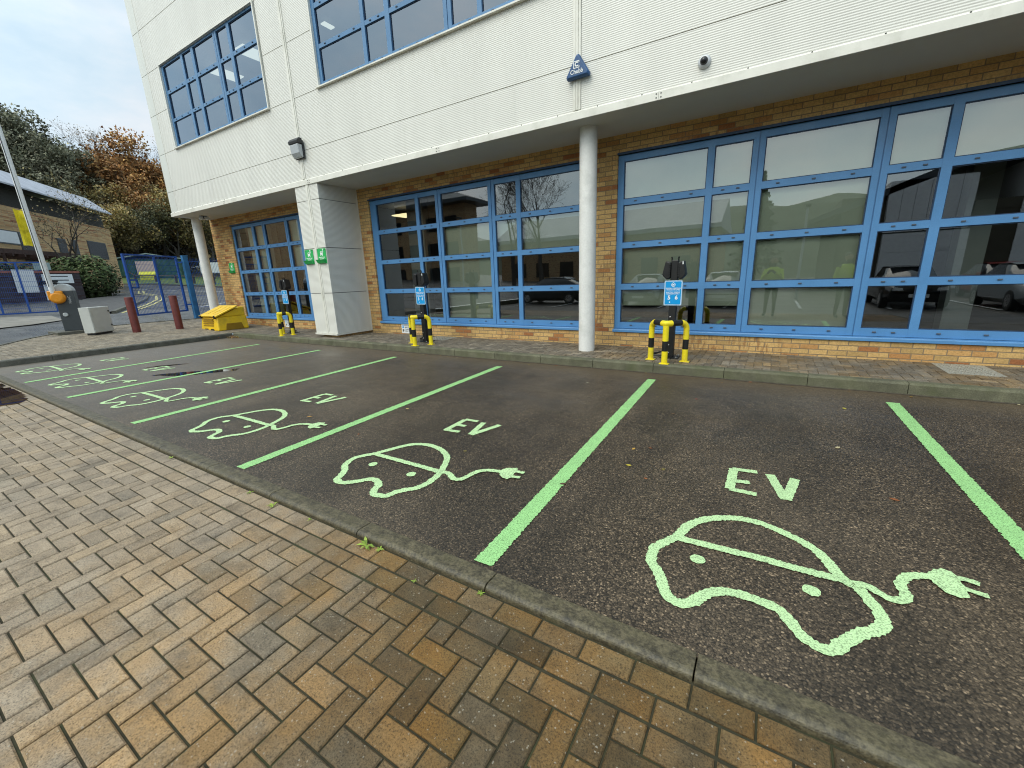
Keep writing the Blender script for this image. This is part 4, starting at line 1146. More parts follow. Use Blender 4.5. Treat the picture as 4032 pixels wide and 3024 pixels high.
# light grey control enclosure
A_ = Vector((-15.91,3.80,0)); dl = (Vector((-16.11,3.68,0))-A_); dr = (Vector((-16.22,4.27,0))-A_)
ur = dr.normalized(); ul = Vector((-ur.y, ur.x, 0))
if ul.dot(dl) < 0: ul = -ul
zb = gz(-16)+.06
r = thing('control_cabinet', 'small light grey steel cabinet standing beside the barrier', 'cabinet', (-16.15,3.95,gz(-16)))
mb = MB(); w_, d_ = .60, .28
P4 = [A_, A_+ur*w_, A_+ur*w_+ul*d_, A_+ul*d_]
mb.prism([(p.x,p.y) for p in P4], zb, zb+.70); cb0 = build('enclosure', mb, M['box_grey'], r, bevel=.006)
mb = MB(); o_ = -ul*.012
P5_ = [A_+ur*.012, A_+ur*(w_-.012), A_+ur*(w_-.012)+o_, A_+ur*.012+o_]
mb.prism([(p.x,p.y) for p in P5_], zb+.012, zb+.688); dd = build('door', mb, M['box_grey'], r, bevel=.004)
for zz in (.16,.55):
    mb = MB(); c_ = A_+ur*(w_-.06)+o_; mb.prism([(p.x,p.y) for p in (c_, c_+ur*.03, c_+ur*.03-ul*.012, c_-ul*.012)], zb+zz, zb+zz+.045); build('latch', mb, M['black'], dd)
mb = MB(); mb.prism([(p.x,p.y) for p in (A_+ur*.03+ul*.03, A_+ur*(w_-.03)+ul*.03, A_+ur*(w_-.03)+ul*(d_-.03), A_+ur*.03+ul*(d_-.03))], gz(-16)-.04, zb-.001); build('foot_plinth', mb, M['black'], r)

for (x, y, lb) in ((-15.72,4.65,'left maroon steel bollard, beside the grey control cabinet'),(-15.48,5.62,'right maroon steel bollard, nearer the yellow grit bin')):
    mb = MB(); z0 = gz(x)-.03; mb.lathe([(.098,z0),(.098,z0+1.015),(.094,z0+1.03),(.07,z0+1.034)], x, y, 28)
    tag(build('bollard', mb, M['maroon'], smooth='auto'), lb, 'bollard', 'maroon bollards')

# yellow grit bin
gx0, gx1, gy0, gy1 = -14.95, -13.90, 6.0, 6.86; g0 = ZK+.03
r = thing('grit_bin', 'yellow plastic grit bin with sloping lid against the brick wall', 'grit bin', ((gx0+gx1)/2, 6.4, ZK))
mb = MB()
lo = [(gx0-.02,gy0-.02),(gx1+.02,gy0-.02),(gx1+.02,gy1),(gx0-.02,gy1)]; up = [(gx0+.04,gy0+.03),(gx1-.04,gy0+.03),(gx1-.04,gy1),(gx0+.04,gy1)]
V = [(x,y,g0) for x,y in lo] + [(x,y,g0+.40) for x,y in up]
mb.add(V, [(3,2,1,0),(4,5,6,7)] + [(i,(i+1)%4,4+(i+1)%4,4+i) for i in range(4)])
tub = build('tub', mb, M['grit'], r, bevel=.03)
mb = MB(); mb.prism([(gy0+.05,g0+.402),(gy1-.02,g0+.402),(gy1-.02,g0+.66),(gy1-.16,g0+.66)], gx0+.05, gx1-.05, 'x'); build('hopper', mb, M['grit'], r, bevel=.02)
mb = MB(); s = len(mb.v); mb.box(gx0-.01, gx1+.01, -.02, .68, 0, .035)
for k in range(3): mb.box(gx0+.15+k*.28, gx0+.35+k*.28, .1, .58, .036, .045)
sl = math.atan2(.26, .62); mb.xf(Matrix.Translation((0,gy0+.01,g0+.415)) @ Matrix.Rotation(sl,4,'X'), s)
lid = build('lid', mb, M['grit'], r, bevel=.015)
mb = MB()
for xx in (gx0+.10, gx1-.10): mb.box(xx-.03, xx+.03, gy0-.035, gy0+.02, g0+.36, g0+.45)
build('lid_catch', mb, M['black'], lid, bevel=.006)
gd = flat('grit_bin_recess', (.30,.17,.005), .7)
mb = MB()
for k in range(4): mb.box(gx0+.18, gx0+.80, gy0-.012, gy0+.03, g0+.13+k*.065, g0+.165+k*.065)
build('louvre', mb, gd, tub)
mb = MB()
for a in (.26,.62): mb.box(gx0+a, gx0+a+.18, gy0-.026, gy0+.02, g0-.0, g0+.055)
build('fork_slot', mb, M['black'], tub)
mb = MB(); mb.prism([(gy0+.18,g0+.0),(gy0+.24,g0+.20),(gy1-.20,g0+.20),(gy1-.14,g0+.0)], gx1-.02, gx1+.018, 'x'); build('side_recess', mb, gd, tub, bevel=.01)

# ------------------------------------------------------------------ blue gates and mesh fence
def gate(name, label, A, Bv, z0, z1, stiles, group=None, bars=None, latch=False):
    A = Vector((*A,0)); Bv = Vector((*Bv,0)); u = (Bv-A).normalized(); L = (Bv-A).length
    r = thing(name, label, 'gate', (A+u*L/2)+Vector((0,0,gz(A.x))), group)
    Z0 = Vector((0,0,z0)); Z1 = Vector((0,0,z1))
    for t in stiles:
        mb = MB(); mb.bar(A+u*(L*t)+Z0, A+u*(L*t)+Z1, .06, .06, (u.x,u.y,0)); build('stile', mb, M['gate_blue'], r)
    for zz in (z0+.02, z1-.02):
        mb = MB(); mb.bar(A+Vector((0,0,zz)), Bv+Vector((0,0,zz)), .045, .05); build('rail', mb, M['gate_blue'], r)
    mb = MB(); k = .05
    while k < L:
        p = A+u*k; mb.bar(p+Vector((0,0,z0+.03)), p+Vector((0,0,z1-.03)), .006, .006); k += .05
    zz = z0+.2
    while zz < z1-.05:
        mb.bar(A+Vector((0,0,zz)), Bv+Vector((0,0,zz)), .009, .009); zz += .2
    build('mesh_panel', mb, M['gate_blue'], r)
    if latch:
        n = Vector((-u.y,u.x,0)); mb = MB(); c = A+u*.16+Vector((0,0,z0+1.0))
        for a, b in (((-.10,0,.12),(.10,0,.12)),((.10,0,.12),(.10,0,-.12)),((.10,0,-.12),(-.10,0,-.12))):
            mb.bar(c+u*a[0]+Vector((0,0,a[2])), c+u*b[0]+Vector((0,0,b[2])), .05, .05, (n.x,n.y,0))
        build('latch_box', mb, M['gate_blue'], r)
    return r
gate('mesh_gate', 'open blue mesh gate leaf behind the two maroon bollards', (-17.4,5.27), (-18.25,6.98), .62, 2.54, (0,.55,1), 'blue mesh gates', latch=True)
gate('mesh_gate', 'blue mesh gate leaf at the left edge in front of the dark brick wall', (-24.4,4.94), (-25.0,1.6), .70, 2.62, (0,.22,.42,.66,1), 'blue mesh gates')
r = thing('gate_post', 'thick faded blue square gate post beside the round left column', 'gate post', (-18.12,7.2,gz(-18.1)))
mb = MB(); mb.box(-18.20,-18.04,7.12,7.28,gz(-18.1)-.05,2.55); mb.box(-18.21,-18.03,7.11,7.29,2.551,2.565); build('post', mb, M['post_blue'], r, bevel=.006)
for zz in (.85, 2.33):
    mb = MB(); mb.bar((-18.26,6.98,zz),(-18.15,7.11,zz),.05,.05); build('hinge', mb, M['gate_blue'], r)
r = thing('mesh_fence', 'thin blue mesh fence between the gate post and the brick corner', 'fence', (-17.3,7.8,.3))
A = Vector((-18.02,7.26,0)); Bv = Vector((-16.36,8.6,0)); u = (Bv-A).normalized(); L = (Bv-A).length
mb = MB(); k = 0
while k < L: mb.bar(A+u*k+Vector((0,0,.32)), A+u*k+Vector((0,0,2.45)), .006, .006); k += .05
for zz in (.35,.75,1.15,1.55,1.95,2.35): mb.bar(A+Vector((0,0,zz)), Bv+Vector((0,0,zz)), .009, .009)
build('mesh_panel', mb, M['gate_blue'], r)
mb = MB(); mb.box(-16.42,-16.35,8.56,8.64,.2,2.5); build('end_post', mb, M['gate_blue'], r)

# ------------------------------------------------------------------ dark brick wall with coping and notice boards
def on_wall(A, Bv):
    A = Vector((*A,0)); u = (Vector((*Bv,0))-A).normalized(); n = Vector((-u.y,u.x,0))
    if n.dot(-A) < 0: n = -n
    return A, u, n
A, u, n = on_wall((-34.2,8.3), (-32.4,2.0))
def wbox(mb, A, u, n, s0, s1, z0, z1, d0, d1, mi=0):
    P = [A+u*s0+n*d0, A+u*s1+n*d0, A+u*s1+n*d1, A+u*s0+n*d1]
    mb.prism([(p.x,p.y) for p in P], z0, z1, 'z', None, mi)
r = thing('garden_wall', 'low dark brick wall with red coping behind the left blue gate', 'wall', (-33.3,5.0,1.0))
mb = MB(); wbox(mb, A, u, n, .1, 9, .8, 2.50, -.25, 0); build('brickwork', mb, M['dark_brick'], r)
mb = MB(); wbox(mb, A, u, n, .08, 9, 2.502, 2.62, -.27, .02); build('coping', mb, M['red_coping'], r)
def board(s0, s1, z0, z1, label, lines, name='notice_board', m='sign_white', d=.03):
    p = A+u*((s0+s1)/2)+n*d
    r = thing(name, label, 'notice', (p.x,p.y,z0), 'notices by the dark brick wall')
    mb = MB(); wbox(mb, A, u, n, s0, s1, z0, z1, d, d+.02); build('board', mb, M[m], r)
    if lines:
        mb = MB()
        for k in range(lines):
            zz = z1-(z1-z0)*(k+.7)/(lines+.4); wbox(mb, A, u, n, s0+(s1-s0)*.16, s1-(s1-s0)*.16, zz, zz+(z1-z0)*.25/(lines+.4), d+.021, d+.024)
        build('printed_lines', mb, M['cab_grey'], r)
board(2.06, 2.92, 1.5, 2.68, 'tall pale blue white board on the dark brick wall behind the gate', 0, m='white_paint')
board(.47, 1.80, 1.95, 2.44, 'wide white notice with two printed lines on the dark brick wall', 2)
board(1.32, 1.84, 1.06, 1.90, 'white notice with many dark lines low on the dark brick wall', 7)
board(1.30, 2.0, 2.66, 3.05, 'small pale green panel above the red coping of the dark wall', 0, m='shed_roof', d=.01)
r = thing('letter_box', 'black metal letter box on the dark brick wall between the white notices', 'letter box', A+u*1.55+Vector((0,0,1.9)))
mb = MB(); wbox(mb, A, u, n, 1.25, 1.95, 1.92, 2.0, .001, .10); wbox(mb, A, u, n, 1.22, 1.9, 2.02, 2.10, .001, .12); build('casing', mb, M['black'], r)

# pergola
A2, u2, n2 = on_wall((-36.0,4.6), (-41.0,10.1))
r = thing('pergola', 'dark brown timber pergola above the dark brick wall', 'pergola', (-38.5,7.4,1.2))
Lp = 7.4; zt = 3.86
for dn in (0, -1.8):
    mb = MB(); a = A2-u2*5+n2*dn+Vector((0,0,zt)); b = A2+u2*Lp+n2*dn+Vector((0,0,zt)); mb.bar(a, b, .12, .26); build('beam', mb, M['brown_wood'], r)
k = -4.6
while k < Lp:
    mb = MB(); mb.bar(A2+u2*k+n2*.35+Vector((0,0,zt-.22)), A2+u2*k-n2*2.1+Vector((0,0,zt-.22)), .09, .16); build('rafter', mb, M['brown_wood'], r); k += .75
for k in (-4, -1.0, 2.0, 4.4, 6.6):
    for dn in (0, -1.8):
        mb = MB(); p = A2+u2*k+n2*dn; mb.bar(p+Vector((0,0,gz(p.x)-.1)), p+Vector((0,0,zt-.13)), .13, .13); build('post', mb, M['brown_wood'], r)

# brick building beyond, with its grey roof
A3, u3, n3 = on_wall((-41.4,7.6), (-52.5,16.0))
r = thing('brick_building', 'low buff brick building with long grey sloping roof behind the pergola', 'building', (-47,12,1.6))
mb = MB(); wbox(mb, A3, u3, n3, -14, 12.4, 1.0, 6.8, -9, 0); build('wall', mb, M['far_brick'], r)
mb = MB(); wbox(mb, A3, u3, n3, -14, 12.2, 6.802, 7.95, -8.8, -.25); build('clerestory', mb, M['clerestory'], r)
mb = MB()
P = [A3-u3*14.5-n3*.9, A3+u3*12.0-n3*.9, A3+u3*12.0-n3*9.3, A3-u3*14.5-n3*9.3]
zr = [9.0, 9.0, 9.6, 9.6]
mb.add([(p.x,p.y,z) for p,z in zip(P,zr)] + [(p.x,p.y,z+.22) for p,z in zip(P,zr)], [(3,2,1,0),(4,5,6,7)] + [(i,(i+1)%4,4+(i+1)%4,4+i) for i in range(4)])
build('roof', mb, M['slate'], r)
mb = MB(); P = [A3-u3*14.5+n3*.62, A3+u3*12.0+n3*.62, A3+u3*12.0-n3*.9, A3-u3*14.5-n3*.9]; zr = [7.95, 7.95, 9.2, 9.2]
mb.add([(p.x,p.y,z) for p,z in zip(P,zr)] + [(p.x,p.y,z+.10) for p,z in zip(P,zr)], [(3,2,1,0),(4,5,6,7)] + [(i,(i+1)%4,4+(i+1)%4,4+i) for i in range(4)])
build('roof_slope', mb, M['slate'], r)
for s0, s1, z0, z1, m in ((8.1,10.9,4.2,5.43,'dark_window'),(4.1,5.0,3.6,5.25,'dark_window'),(5.9,6.5,3.6,5.3,'dark_window'),(-3.0,-.05,4.55,5.25,'white_paint'),(.1,1.2,3.6,5.25,'dark_window')):
    mb = MB(); wbox(mb, A3, u3, n3, s0-.06, s1+.06, z0-.08, z1+.06, .001, .03); f = build('window', mb, M['cab_grey'], r)
    mb = MB(); wbox(mb, A3, u3, n3, s0, s1, z0, z1, .031, .04); build('pane', mb, M[m], f)

# green shed, board, yellow bin, rails on the verge
A4, u4, n4 = on_wall((-65.4,19.0), (-62.4,24.2))
r = thing('green_shed', 'green painted timber cabin with shallow pale roof on the far verge', 'shed', (-65,22,2.5))
mb = MB(); wbox(mb, A4, u4, n4, 0, 6.0, 2.2, 4.95, -3.2, 0); build('wall', mb, M['shed_green'], r)
mb = MB()
for s0, s1 in ((-.25,3.0),(3.0,6.25)):
    P = [A4+u4*s0+n4*.3, A4+u4*s1+n4*.3, A4+u4*s1-n4*3.5, A4+u4*s0-n4*3.5]; zr = [4.96,5.55,5.55,4.96] if s0 < 1 else [5.55,4.96,4.96,5.55]
    mb.add([(p.x,p.y,z) for p,z in zip(P,zr)] + [(p.x,p.y,z+.1) for p,z in zip(P,zr)], [(3,2,1,0),(4,5,6,7)] + [(i,(i+1)%4,4+(i+1)%4,4+i) for i in range(4)])
build('roof', mb, M['shed_roof'], r)
mb = MB()
for k in range(9): wbox(mb, A4, u4, n4, .3+k*.66, .36+k*.66, 2.3, 4.8, .001, .04)
build('batten', mb, M['shed_green'], r)
r = thing('display_board', 'faded pink board on the front of the green cabin', 'board', A4+u4*2.6+n4*.5+Vector((0,0,2.5)))
mb = MB(); wbox(mb, A4, u4, n4, 1.9, 3.6, 3.25, 4.72, .5, .56); build('panel', mb, M['pink_board'], r)
mb = MB(); wbox(mb, A4, u4, n4, 2.0, 2.08, 2.4, 3.25, .5, .56); wbox(mb, A4, u4, n4, 3.42, 3.5, 2.4, 3.25, .5, .56); build('leg', mb, M['grey_wood'], r)
r = thing('salt_bin', 'pale yellow salt bin on the far verge before the green cabin', 'salt bin', (-61.6,20.4,2.3))
mb = MB(); s = len(mb.v); mb.box(-.7,.7,-.4,.4,0,.75); mb.xf(Matrix.Translation((-61.6,20.5,2.32)) @ Matrix.Rotation(math.radians(62),4,'Z'), s); build('tub', mb, M['bin_yellow'], r, bevel=.06)
mb = MB(); s = len(mb.v); mb.prism([(-.45,.752),(.45,.752),(.42,1.12),(.25,1.16),(-.42,.88)], -.74, .74, 'x'); mb.xf(Matrix.Translation((-61.6,20.5,2.32)) @ Matrix.Rotation(math.radians(62),4,'Z'), s); build('lid', mb, M['bin_yellow'], r, bevel=.05)
r = thing('knee_rail_fence', 'low timber knee rail along the far grass verge', 'fence', (-55,21,2))
PR = [(-66,19.9),(-62.6,19.6),(-58.8,20.2),(-55.4,20.8),(-52.3,21.2),(-48.2,21.3),(-44.5,21.6),(-41,22),(-37.5,22.4),(-34,22.8)]
for x, y in PR:
    mb = MB(); mb.box(x-.09,x+.09,y-.09,y+.09,gz(x)-.1,gz(x)+.85); build('post', mb, M['grey_wood'], r)
mb = MB()
for (a,b),(c,d) in zip(PR, PR[1:]): mb.bar((a,b,gz(a)+.78),(c,d,gz(c)+.78),.10,.09)
build('rail', mb, M['grey_wood'], r)
r = thing('white_hoarding', 'white panel hoarding right of the green cabin', 'hoarding', (-61.5,25,3))
mb = MB(); wbox(mb, A4, u4, n4, 7.9, 10.6, 3.2, 4.52, -.2, -.15); build('panel', mb, M['white_paint'], r)
mb = MB()
for s in (8.0, 9.2, 10.5): wbox(mb, A4, u4, n4, s, s+.1, 2.2, 4.4, -.3, -.201)
build('post', mb, M['grey_wood'], r)

# ------------------------------------------------------------------ cars
def make_car(name, label, paint, loc, rotz, group):
    r = thing(name, label, 'car', (0,0,0), group)
    st = [(-2.1,.42,.62,.66),(-2.05,.28,.78,.78),(-1.75,.22,.86,.86),(-1.0,.18,.93,.89),(0,.18,.95,.90),(.9,.18,.95,.90),(1.6,.22,.97,.87),(2.0,.28,.95,.80),(2.12,.42,.80,.68)]
    mb = MB(); n = 12; rings = []
    for x, zb, zt, hw in st:
        prof = [(-hw*.8,zb),(-hw,zb+.16),(-hw*1.0,(zb+zt)/2),(-hw*.96,zt-.08),(-hw*.84,zt),(-hw*.4,zt+.035),(hw*.4,zt+.035),(hw*.84,zt),(hw*.96,zt-.08),(hw,(zb+zt)/2),(hw,zb+.16),(hw*.8,zb)]
        rings.append([(x,y,z) for y,z in prof])
    V = [p for rg in rings for p in rg]; F_ = []
    for i in range(len(rings)-1):
        for k in range(n): F_.append((i*n+k, i*n+(k+1)%n, (i+1)*n+(k+1)%n, (i+1)*n+k))
    F_ += [tuple(range(n))[::-1], tuple(range((len(rings)-1)*n, len(rings)*n))]
    mb.add(V, F_); build('body', mb, paint, r, smooth='auto')
    mb = MB(); gl = [(-1.15,.94,.94,.76),(-.35,.96,1.40,.66),(.9,.97,1.42,.64),(1.75,.98,1.02,.70)]
    V = []
    for x, z0, z1, hw in gl: V += [(x,-hw*1.12,z0),(x,-hw*.92,z1-.02),(x,0,z1+.03),(x,hw*.92,z1-.02),(x,hw*1.12,z0)]
    F_ = []
    for i in range(3):
        for k in range(4): F_.append((i*5+k, i*5+k+1, (i+1)*5+k+1, (i+1)*5+k))
    mb.add(V, F_); build('windows', mb, M['dark_window'], r, smooth=True)
    mb = MB(); V = []
    for x, z in ((-.42,1.41),(0,1.455),(.9,1.45),(1.15,1.34)): V += [(x,-.58,z-.012),(x,0,z+.02),(x,.58,z-.012)]
    mb.add(V, [(i*3+k, i*3+k+1, i*3+k+4, i*3+k+3) for i in range(3) for k in range(2)]); build('roof', mb, paint, r, smooth=True)
    for x in (-1.32,1.32):
        for s in (-1,1):
            mb = MB(); q = len(mb.v); mb.lathe([(.20,-.1),(.31,-.1),(.32,-.06),(.32,.06),(.31,.1),(.20,.1)], 0, 0, 24); mb.xf(Matrix.Translation((x,s*.80,.32)) @ Matrix.Rotation(PI/2,4,'X'), q); w = build('wheel', mb, M['tyre'], r, smooth='auto')
            mb = MB(); q = len(mb.v); mb.lathe([(.20,-.105),(.20,.105)], 0, 0, 20); mb.xf(Matrix.Translation((x,s*.80,.32)) @ Matrix.Rotation(PI/2,4,'X'), q); build('rim', mb, M['rim'], w)
    for s in (-1,1):
        mb = MB(); mb.prism([(s*.42,.62),(s*.72,.64),(s*.70,.76),(s*.46,.72)], -2.10, -1.95, 'x'); build('headlight', mb, M['headlight'], r)
        mb = MB(); mb.box(-.75,-.60,s*.92-.08,s*.92+.08,.96,1.08); build('wing_mirror', mb, paint, r, bevel=.03)
    mb = MB(); mb.box(-2.14,-2.08,-.26,.26,.40,.51); build('number_plate', mb, M['sign_white'], r)
    r.location = loc; r.rotation_euler = (0,0,rotz)
    return r
c0 = make_car('parked_car', 'white car parked on the far hillside left of the brick corner', M['car_white'], (-69.0,30.2,3.55), math.radians(70), 'white cars parked up the hill')
dup(c0, (-67.6,33.4,3.15), math.radians(75), 'white car parked up the hill, half hidden by the brick corner')
# ------------------------------------------------------------------ trees and plants
def rv(): 
    while True:
        v = Vector((RN.uniform(-1,1),RN.uniform(-1,1),RN.uniform(-1,1)))
        if .05 < v.length < 1: return v
def grow(mb, tips, p, d, L, rad, depth, maxd, spread, nseg=3, ratio=.72, up=.15, kids=(3,4)):
    P = [p]; R_ = [rad]; q = p
    for k in range(nseg):
        d = (d + rv()*.16 + Vector((0,0,up*.3))).normalized()
        q = q + d*(L/nseg); P.append(q); R_.append(max(.006, rad*(1-.5*(k+1)/nseg)))
    mb.tube(P, R_, 6 if depth < 2 else 4 if depth < 3 else 3, caps=False)
    if depth >= 2: tips.append((q, d, depth))
    if depth >= maxd: return
    k = RN.randint(*kids)
    for i in range(k):
        t = 1.0 if i == 0 else RN.uniform(.45, 1)
        idx = min(nseg, max(1, int(round(t*nseg))))
        dd = (d + rv().normalized()*spread + Vector((0,0,up))).normalized()
        grow(mb, tips, P[idx], dd, L*ratio*RN.uniform(.8,1.15), max(.006, R_[idx]*.68), depth+1, maxd, spread, max(2, nseg-1), ratio, up, kids)
def leaf(mb, p, s, col, nrm=None):
    n = (nrm or rv()).normalized(); a = n.cross(rv()).normalized(); b = n.cross(a)
    a *= s; b *= s*.6
    mb.add([p-a, p-b*.9+a*.1, p+a, p+b*.9+a*.1], [(0,1,2,3)], col)
def pick(cols):
    c = RN.choice(cols); f = RN.uniform(.6,1.3); return tuple(x*f for x in c)
def make_tree(seed, h, cols, nleaf, lsz, clump, maxd=4, spread=.75, trunk=.28, ratio=.70, kids=(3,4), name='tree', label='', group=None, cat='tree', up=.15):
    RN.seed(seed)
    mb = MB(); tips = []
    grow(mb, tips, Vector((0,0,-.4)), Vector((0,0,1)), h*.30, trunk, 0, maxd, spread, 3, ratio, up, kids)
    r = thing(name, label, cat, (0,0,0), group)
    build('trunk', mb, M['bark'], r, fixn=False)
    if nleaf:
        lm = MB(); zs = [t[0].z for t in tips]; z0, z1 = min(zs), max(zs)
        # clumps at a share of the tips leave gaps between them
        for q, d, dp in tips:
            if RN.random() < .06: continue
            base = pick(cols); n = max(1, int(nleaf/len(tips)*RN.uniform(.5,1.5)))
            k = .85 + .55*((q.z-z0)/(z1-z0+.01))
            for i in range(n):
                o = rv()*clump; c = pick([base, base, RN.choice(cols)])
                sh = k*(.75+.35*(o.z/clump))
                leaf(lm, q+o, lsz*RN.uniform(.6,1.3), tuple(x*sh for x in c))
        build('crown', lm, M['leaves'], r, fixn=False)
    return r
G_DARK = [(.15,.155,.10),(.19,.185,.12),(.11,.115,.07),(.23,.22,.15)]
G_OLIVE = [(.21,.185,.085),(.16,.15,.065),(.28,.235,.11),(.12,.11,.05)]
G_ORANGE = [(.42,.20,.07),(.33,.16,.06),(.46,.27,.095),(.24,.14,.065)]
G_BROWN = [(.31,.225,.105),(.25,.19,.09),(.40,.28,.13),(.18,.15,.075)]
G_YELL = [(.48,.34,.11),(.35,.26,.09),(.25,.21,.08)]
protos = {}
protos['dark'] = make_tree(3, 13, G_DARK, 9000, .135, .9, name='dark_tree', label='dark grey green tree on the wooded hillside', group='hillside trees')
protos['dark2'] = make_tree(8, 12, G_DARK+G_OLIVE, 9000, .135, .9, name='dark_tree', label='dark olive green tree on the wooded hillside', group='hillside trees')
protos['orange'] = make_tree(5, 11, G_ORANGE, 8000, .13, .85, name='autumn_tree', label='orange autumn tree on the wooded hillside', group='hillside trees')
protos['brown'] = make_tree(9, 10, G_BROWN+G_YELL, 8000, .125, .9, name='autumn_tree', label='brown and olive autumn tree on the wooded hillside', group='hillside trees')
protos['bare'] = make_tree(12, 13, G_BROWN, 1500, .055, .4, maxd=5, spread=.6, name='thinning_tree', label='nearly bare tree on the wooded hillside', group='hillside trees', kids=(3,4))
spots = [
 ('dark',-84,16.4,1.0),('dark2',-82,19.5,1.02),('dark',-79,16,1.0),('dark2',-86,21.0,1.02),('orange',-84,25.6,1.3),('dark',-78,18.0,.95),('dark2',-80,14,.95),('brown',-78,22.6,.9),('dark',-73,17.3,.85),('dark2',-72,14,.8),('dark',-88,11,1.0),('dark2',-90,26,.95),
 ('orange',-80,26.6,1.28),('orange',-76,24.6,1.05),('orange',-78,28.6,1.1),('orange',-74.5,27.6,.95),('orange',-72.5,23.4,.95),('orange',-70.5,25.8,.7),('orange',-79,24.2,.95),('brown',-80,30,.9),('brown',-72,21,.95),('brown',-71,25,.95),('brown',-70,28.5,.95),('brown',-74,30.5,1.0),
 ('bare',-82,28.9,1.12),('bare',-80,31.0,1.2),('bare',-84,33.5,1.2),('dark2',-78,32.5,1.0),('brown',-75,33.5,.95),
 ('brown',-67,18.4,.75),('brown',-68.5,22.5,.75),('dark2',-68,26.5,.72),('brown',-67.5,30,.8),('dark2',-69,34,.85),('bare',-72,36,.95),('dark',-79,37,1.0),('dark2',-74,40,.95),('brown',-69,39,.85),('dark',-84,41,1.0),('dark2',-88,31,1.0),('dark2',-82,5,1.0),('dark',-74,9,.9)]
used = set()
for kname, x, y, s in spots:
    rot = RN.uniform(0,6.28); s *= 1.38; sc_ = (s*RN.uniform(.95,1.08), s*RN.uniform(.95,1.08), s)
    if kname not in used:
        r = protos[kname]; used.add(kname); r.location = (x,y,gz(x)); r.rotation_euler = (0,0,rot); r.scale = sc_
    else: dup(protos[kname], (x,y,gz(x)), rot, None, sc_)
# undergrowth between the trunks: one mass of leaves over the slope
RN.seed(21); lm = MB()
for i in range(15000):
    x = -66 - 24*RN.random()**1.2; y = RN.uniform(2, 46)
    hgt = 2.6*abs(mnoise.noise(Vector((x*.22,y*.22,1.3))))*2 + .3
    z = gz(x) + RN.random()*hgt
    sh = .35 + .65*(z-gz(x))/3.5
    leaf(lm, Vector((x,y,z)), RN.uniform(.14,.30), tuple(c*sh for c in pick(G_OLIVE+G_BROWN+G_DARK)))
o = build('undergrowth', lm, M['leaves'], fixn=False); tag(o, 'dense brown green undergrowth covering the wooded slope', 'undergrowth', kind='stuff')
mb = MB()
for i in range(16):
    for j in range(14):
        q = []
        for a, b in ((i,j),(i+1,j),(i+1,j+1),(i,j+1)):
            x = -65-a*2.2; y = -4+b*4.2; q.append((x,y,gz(x)+.02+.5*mnoise.noise(Vector((x*.2,y*.2,0)))+.25))
        mb.quad(*q)
struct(build('hillside', mb, M['hill'], smooth=True))

def leafy_mass(name, label, cat, lobes, n, size, cols, stems=True, group=None):
    c0 = lobes[0]
    r = thing(name, label, cat, (c0[0],c0[1],gz(c0[0])), group)
    lm = MB(); tot = sum(l[3]*l[4]*l[5] for l in lobes)
    for (x,y,z,a,b,c) in lobes:
        for i in range(int(n*(a*b*c)/tot)):
            v = rv().normalized()*RN.uniform(.72,1.05)
            k = 1+.16*mnoise.noise(v*2.6+Vector((x,y,z)))
            p = Vector((x+v.x*a*k, y+v.y*b*k, z+v.z*c*k))
            if p.z < gz(p.x): p.z = gz(p.x)+RN.random()*.3
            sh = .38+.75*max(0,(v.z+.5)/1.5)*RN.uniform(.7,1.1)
            nn = v+rv()*.7+Vector((0,0,.5))
            leaf(lm, p, size*RN.uniform(.6,1.3), tuple(q*sh for q in pick(cols)), nn)
    build('foliage', lm, M['leaves'], r, fixn=False)
    mb = MB()
    for (x,y,z,a,b,c) in lobes:
        for k in range(5):
            mb.tube([(x+RN.uniform(-.2,.2),y+RN.uniform(-.2,.2),gz(x)-.1),(x+RN.uniform(-.5,.5)*a,y+RN.uniform(-.5,.5)*b,z)], [.05,.02], 5)
    build('stem', mb, M['bark'], r)
    return r
RN.seed(31)
HG = [(.115,.155,.050),(.085,.125,.038),(.155,.19,.075),(.055,.085,.028)]
leafy_mass('hedge', 'rounded green hedge at the end of the dark brick wall', 'hedge',
           [(-35.3,9.0,2.2,1.3,1.25,1.35),(-35.6,8.0,2.75,.9,.9,.7),(-36.3,7.0,2.6,.8,1.2,.6)], 5600, .10, HG)
leafy_mass('hedge', 'low hedge top showing above the dark wall under the pergola', 'hedge',
           [(-36.6,4.6,2.7,.7,1.9,.75),(-36.0,2.0,2.6,.7,1.9,.7)], 2600, .10, HG)
t = make_tree(44, 9.5, G_BROWN+G_DARK, 900, .06, .55, maxd=4, spread=.9, trunk=.16, name='street_tree', label='small dark sparse tree before the buff brick building', cat='tree', kids=(3,4))
t.location = (-39.0,9.2,gz(-39))

# weeds in the joint by the flush kerb and fallen leaves
RN.seed(51)
def weed(x, y, z, s, label=None):
    mb = MB()
    for i in range(RN.randint(9,16)):
        a = RN.uniform(0,6.28); l = s*RN.uniform(.5,1); w = l*.13
        d = Vector((math.cos(a), math.sin(a), 0)); nn = Vector((-d.y,d.x,0))
        p0 = Vector((x,y,z)); p1 = p0+d*l*.55+Vector((0,0,l*.25)); p2 = p0+d*l+Vector((0,0,l*RN.uniform(.0,.25)))
        c = pick([(.24,.34,.05),(.32,.40,.08),(.16,.24,.04)])
        mb.add([p0-nn*w*.4, p0+nn*w*.4, p1+nn*w, p1-nn*w, p2], [(0,1,2,3),(3,2,4)], c)
    o = build('weed_tuft', mb, M['leaves'], fixn=False)
    return tag(o, label or 'small green weed tuft growing in the paving joint by the flush kerb', 'weed', 'weeds along the flush kerb')
